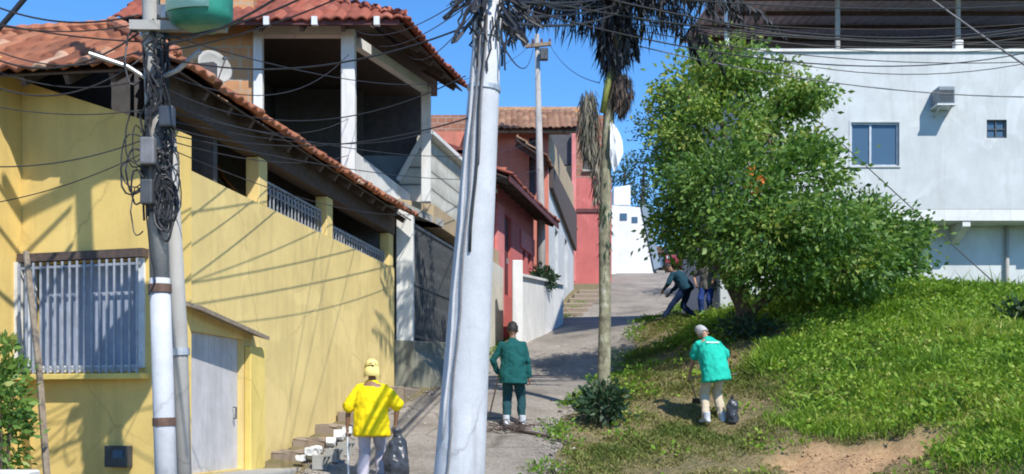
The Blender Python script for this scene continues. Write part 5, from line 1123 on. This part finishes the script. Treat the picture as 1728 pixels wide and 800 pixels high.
# swept branches
b=BM(); random.seed(4); hc_=foot(858,722,17.7)
for i in range(80):
    q=hc_+Vector((random.gauss(0,.20),random.gauss(0,.14),0)); q.z=max(g1(q.x,q.y),h1(q.x,q.y)+.05)+abs(random.gauss(0,.05))+.01; a=random.uniform(0,6.28); l=random.uniform(.12,.38)
    d=Vector((math.cos(a),math.sin(a)*.8,random.uniform(-.1,.3)))*l; tube(b,[q,q+d*.5+Vector((0,0,random.uniform(-.02,.04))),q+d],[.009,.007,.003],4)
o=part('brush_heap',b,M['darkwood'],None,base=hc_); setp(o,'low heap of dark cut twigs swept up at the feet of the person in dark green','twigs',kind='stuff')
f0=foot(872,738,17.6); f1=foot(965,768,17.0)
t=part('fallen_branch', tube(BM(), [f0+Vector((0,0,.03)),f0.lerp(f1,.35)+Vector((0,.05,.05)),f0.lerp(f1,.7)+Vector((0,-.03,.05)),f1+Vector((0,0,.02))],[.03,.026,.022,.012],7), M['darkwood'],None,True,base=f0); setp(t,'long dark branch lying across the street edge below the person in dark green','branch')
# teal shirt
L3=foot(1206,722,18.5)
p3,W3_,sp3,Ar3,X3,Rz3=person(L3,R(10),'person in a teal T-shirt and beige trousers with grey hair bending over the verge',lean=.20,curl=.45,hands=[(-.27,.46,.80),(.33,.30,.82)],feet=[(-.14,.0,.085),(.15,.05,.085)],
     shirt='shirtteal',trousers='trbeige',boots='bootw',skin='skin2',hem=.68,sleeve=.72,loose=.05,hair='hairgrey',head_turn=(-.32,.15),hip_z=.89,side=-.10,scale=1.04)
# white print across the upper back of the T-shirt: a band of small block letters, unreadable at this distance
b=BM()
for i in range(9):
    s=.36; c,u=spine_c=sp3(s); a=(i-4)*.024; back=-(u.cross(Vector((1,0,0))))
    bk=Vector((0,-1,0)); bk=(bk-u*bk.dot(u)).normalized(); q=c+X3*a+bk*.172
    box(b,W3_(q),(Rz3@X3)*.008,(Rz3@bk)*.006,(Rz3@u)*.013)
pr_=part('shirt_print',b,M['printw'],p3)
wr=W3_((Ar3[0][2]+Ar3[1][2])/2); hz=Vector((wr.x-.12,wr.y+.45,0)); hz.z=g1(hz.x,hz.y)
ho=thing('hoe', hz, 'long handled hoe held out over the verge by the person in teal', 'hoe')
lw=W3_(Ar3[0][2]+Vector((0,.02,-.07))); part('handle', tube(BM(), [W3_(Ar3[1][2]+Vector((0,.0,-.07)))+Vector((.15,-.1,.06)),lw,hz+Vector((0,0,.05))],[.014]*3,8), M['wood'], ho)
part('blade', bev(box(BM(), hz+Vector((0,-.03,.05)),(.09,0,0),(0,.06,-.04),(0,.004,.006)),.003), M['metald'], ho)
sack(foot(1236,720,18.4),.10,.48,'slim dark refuse sack standing in the grass right of the person in teal')
# two people by the tree
L4=foot(1158,546,28.8)
p4=person(L4,R(62),'person in dark navy clothes stooping with one leg stretched out by the street bank',lean=.45,curl=.5,hands=[(-.18,.52,.75),(.2,.5,.7)],feet=[(-.16,.52,.09),(.12,-.22,.085)],
     shirt='navytop',trousers='navy',boots='boot',hem=.72,sleeve=1.8,loose=.03,hair='hair',hip_z=.80,scale=1.08)[0]
L5=foot(1194,546,28.4)
p5=person(L5,R(150),'person in grey brown shirt and blue trousers standing near the leafy tree',lean=.06,curl=.2,hands=[(-.26,.2,.95),(.25,.16,.9)],feet=[(-.11,.0,.085),(.12,.1,.085)],
     shirt='greyshirt',trousers='bluetr',boots='boot',skin='skin2',hem=.76,sleeve=.7,loose=.03,hair='hair',scale=1.04)[0]

# ------------------------------------------------------------------ light, sky, camera
S=Vector((.351,-.585,.731)).normalized(); el=math.asin(S.z); rot=math.atan2(S.x,S.y)
sun=bpy.data.lights.new('sun','SUN'); sun.energy=4.0; sun.angle=R(.53); sun.color=(1,.95,.86)
so=bpy.data.objects.new('sun',sun); COL.objects.link(so); so.rotation_euler=S.to_track_quat('Z','Y').to_euler(); so.location=(8,-10,25)
w=bpy.data.worlds.new('World'); SC.world=w; w.use_nodes=True; nt=w.node_tree; bg=nt.nodes['Background']
sk=nt.nodes.new('ShaderNodeTexSky'); sk.sky_type='NISHITA'; sk.sun_disc=False; sk.sun_elevation=el; sk.sun_rotation=rot; sk.altitude=2500; sk.air_density=1.0; sk.dust_density=.1; sk.ozone_density=3.5
hs=nt.nodes.new('ShaderNodeHueSaturation'); hs.inputs['Saturation'].default_value=1.22; hs.inputs['Value'].default_value=1.12; nt.links.new(sk.outputs[0],hs.inputs['Color']); nt.links.new(hs.outputs[0],bg.inputs[0]); bg.inputs[1].default_value=.15
cam=bpy.data.cameras.new('camera'); co=bpy.data.objects.new('camera',cam); COL.objects.link(co); SC.camera=co
co.location=(0,0,0); co.rotation_euler=(R(90),0,0); cam.sensor_width=36; cam.lens=F/1728*36; cam.shift_y=(HY-400)/1728; cam.clip_start=.1; cam.clip_end=5000
SC.view_settings.view_transform='Standard'; SC.view_settings.look='None'; SC.view_settings.exposure=.6; SC.view_settings.gamma=1
SC.cycles.max_bounces=6; SC.cycles.transparent_max_bounces=4; SC.cycles.use_denoising=True; SC.cycles.filter_width=1.9
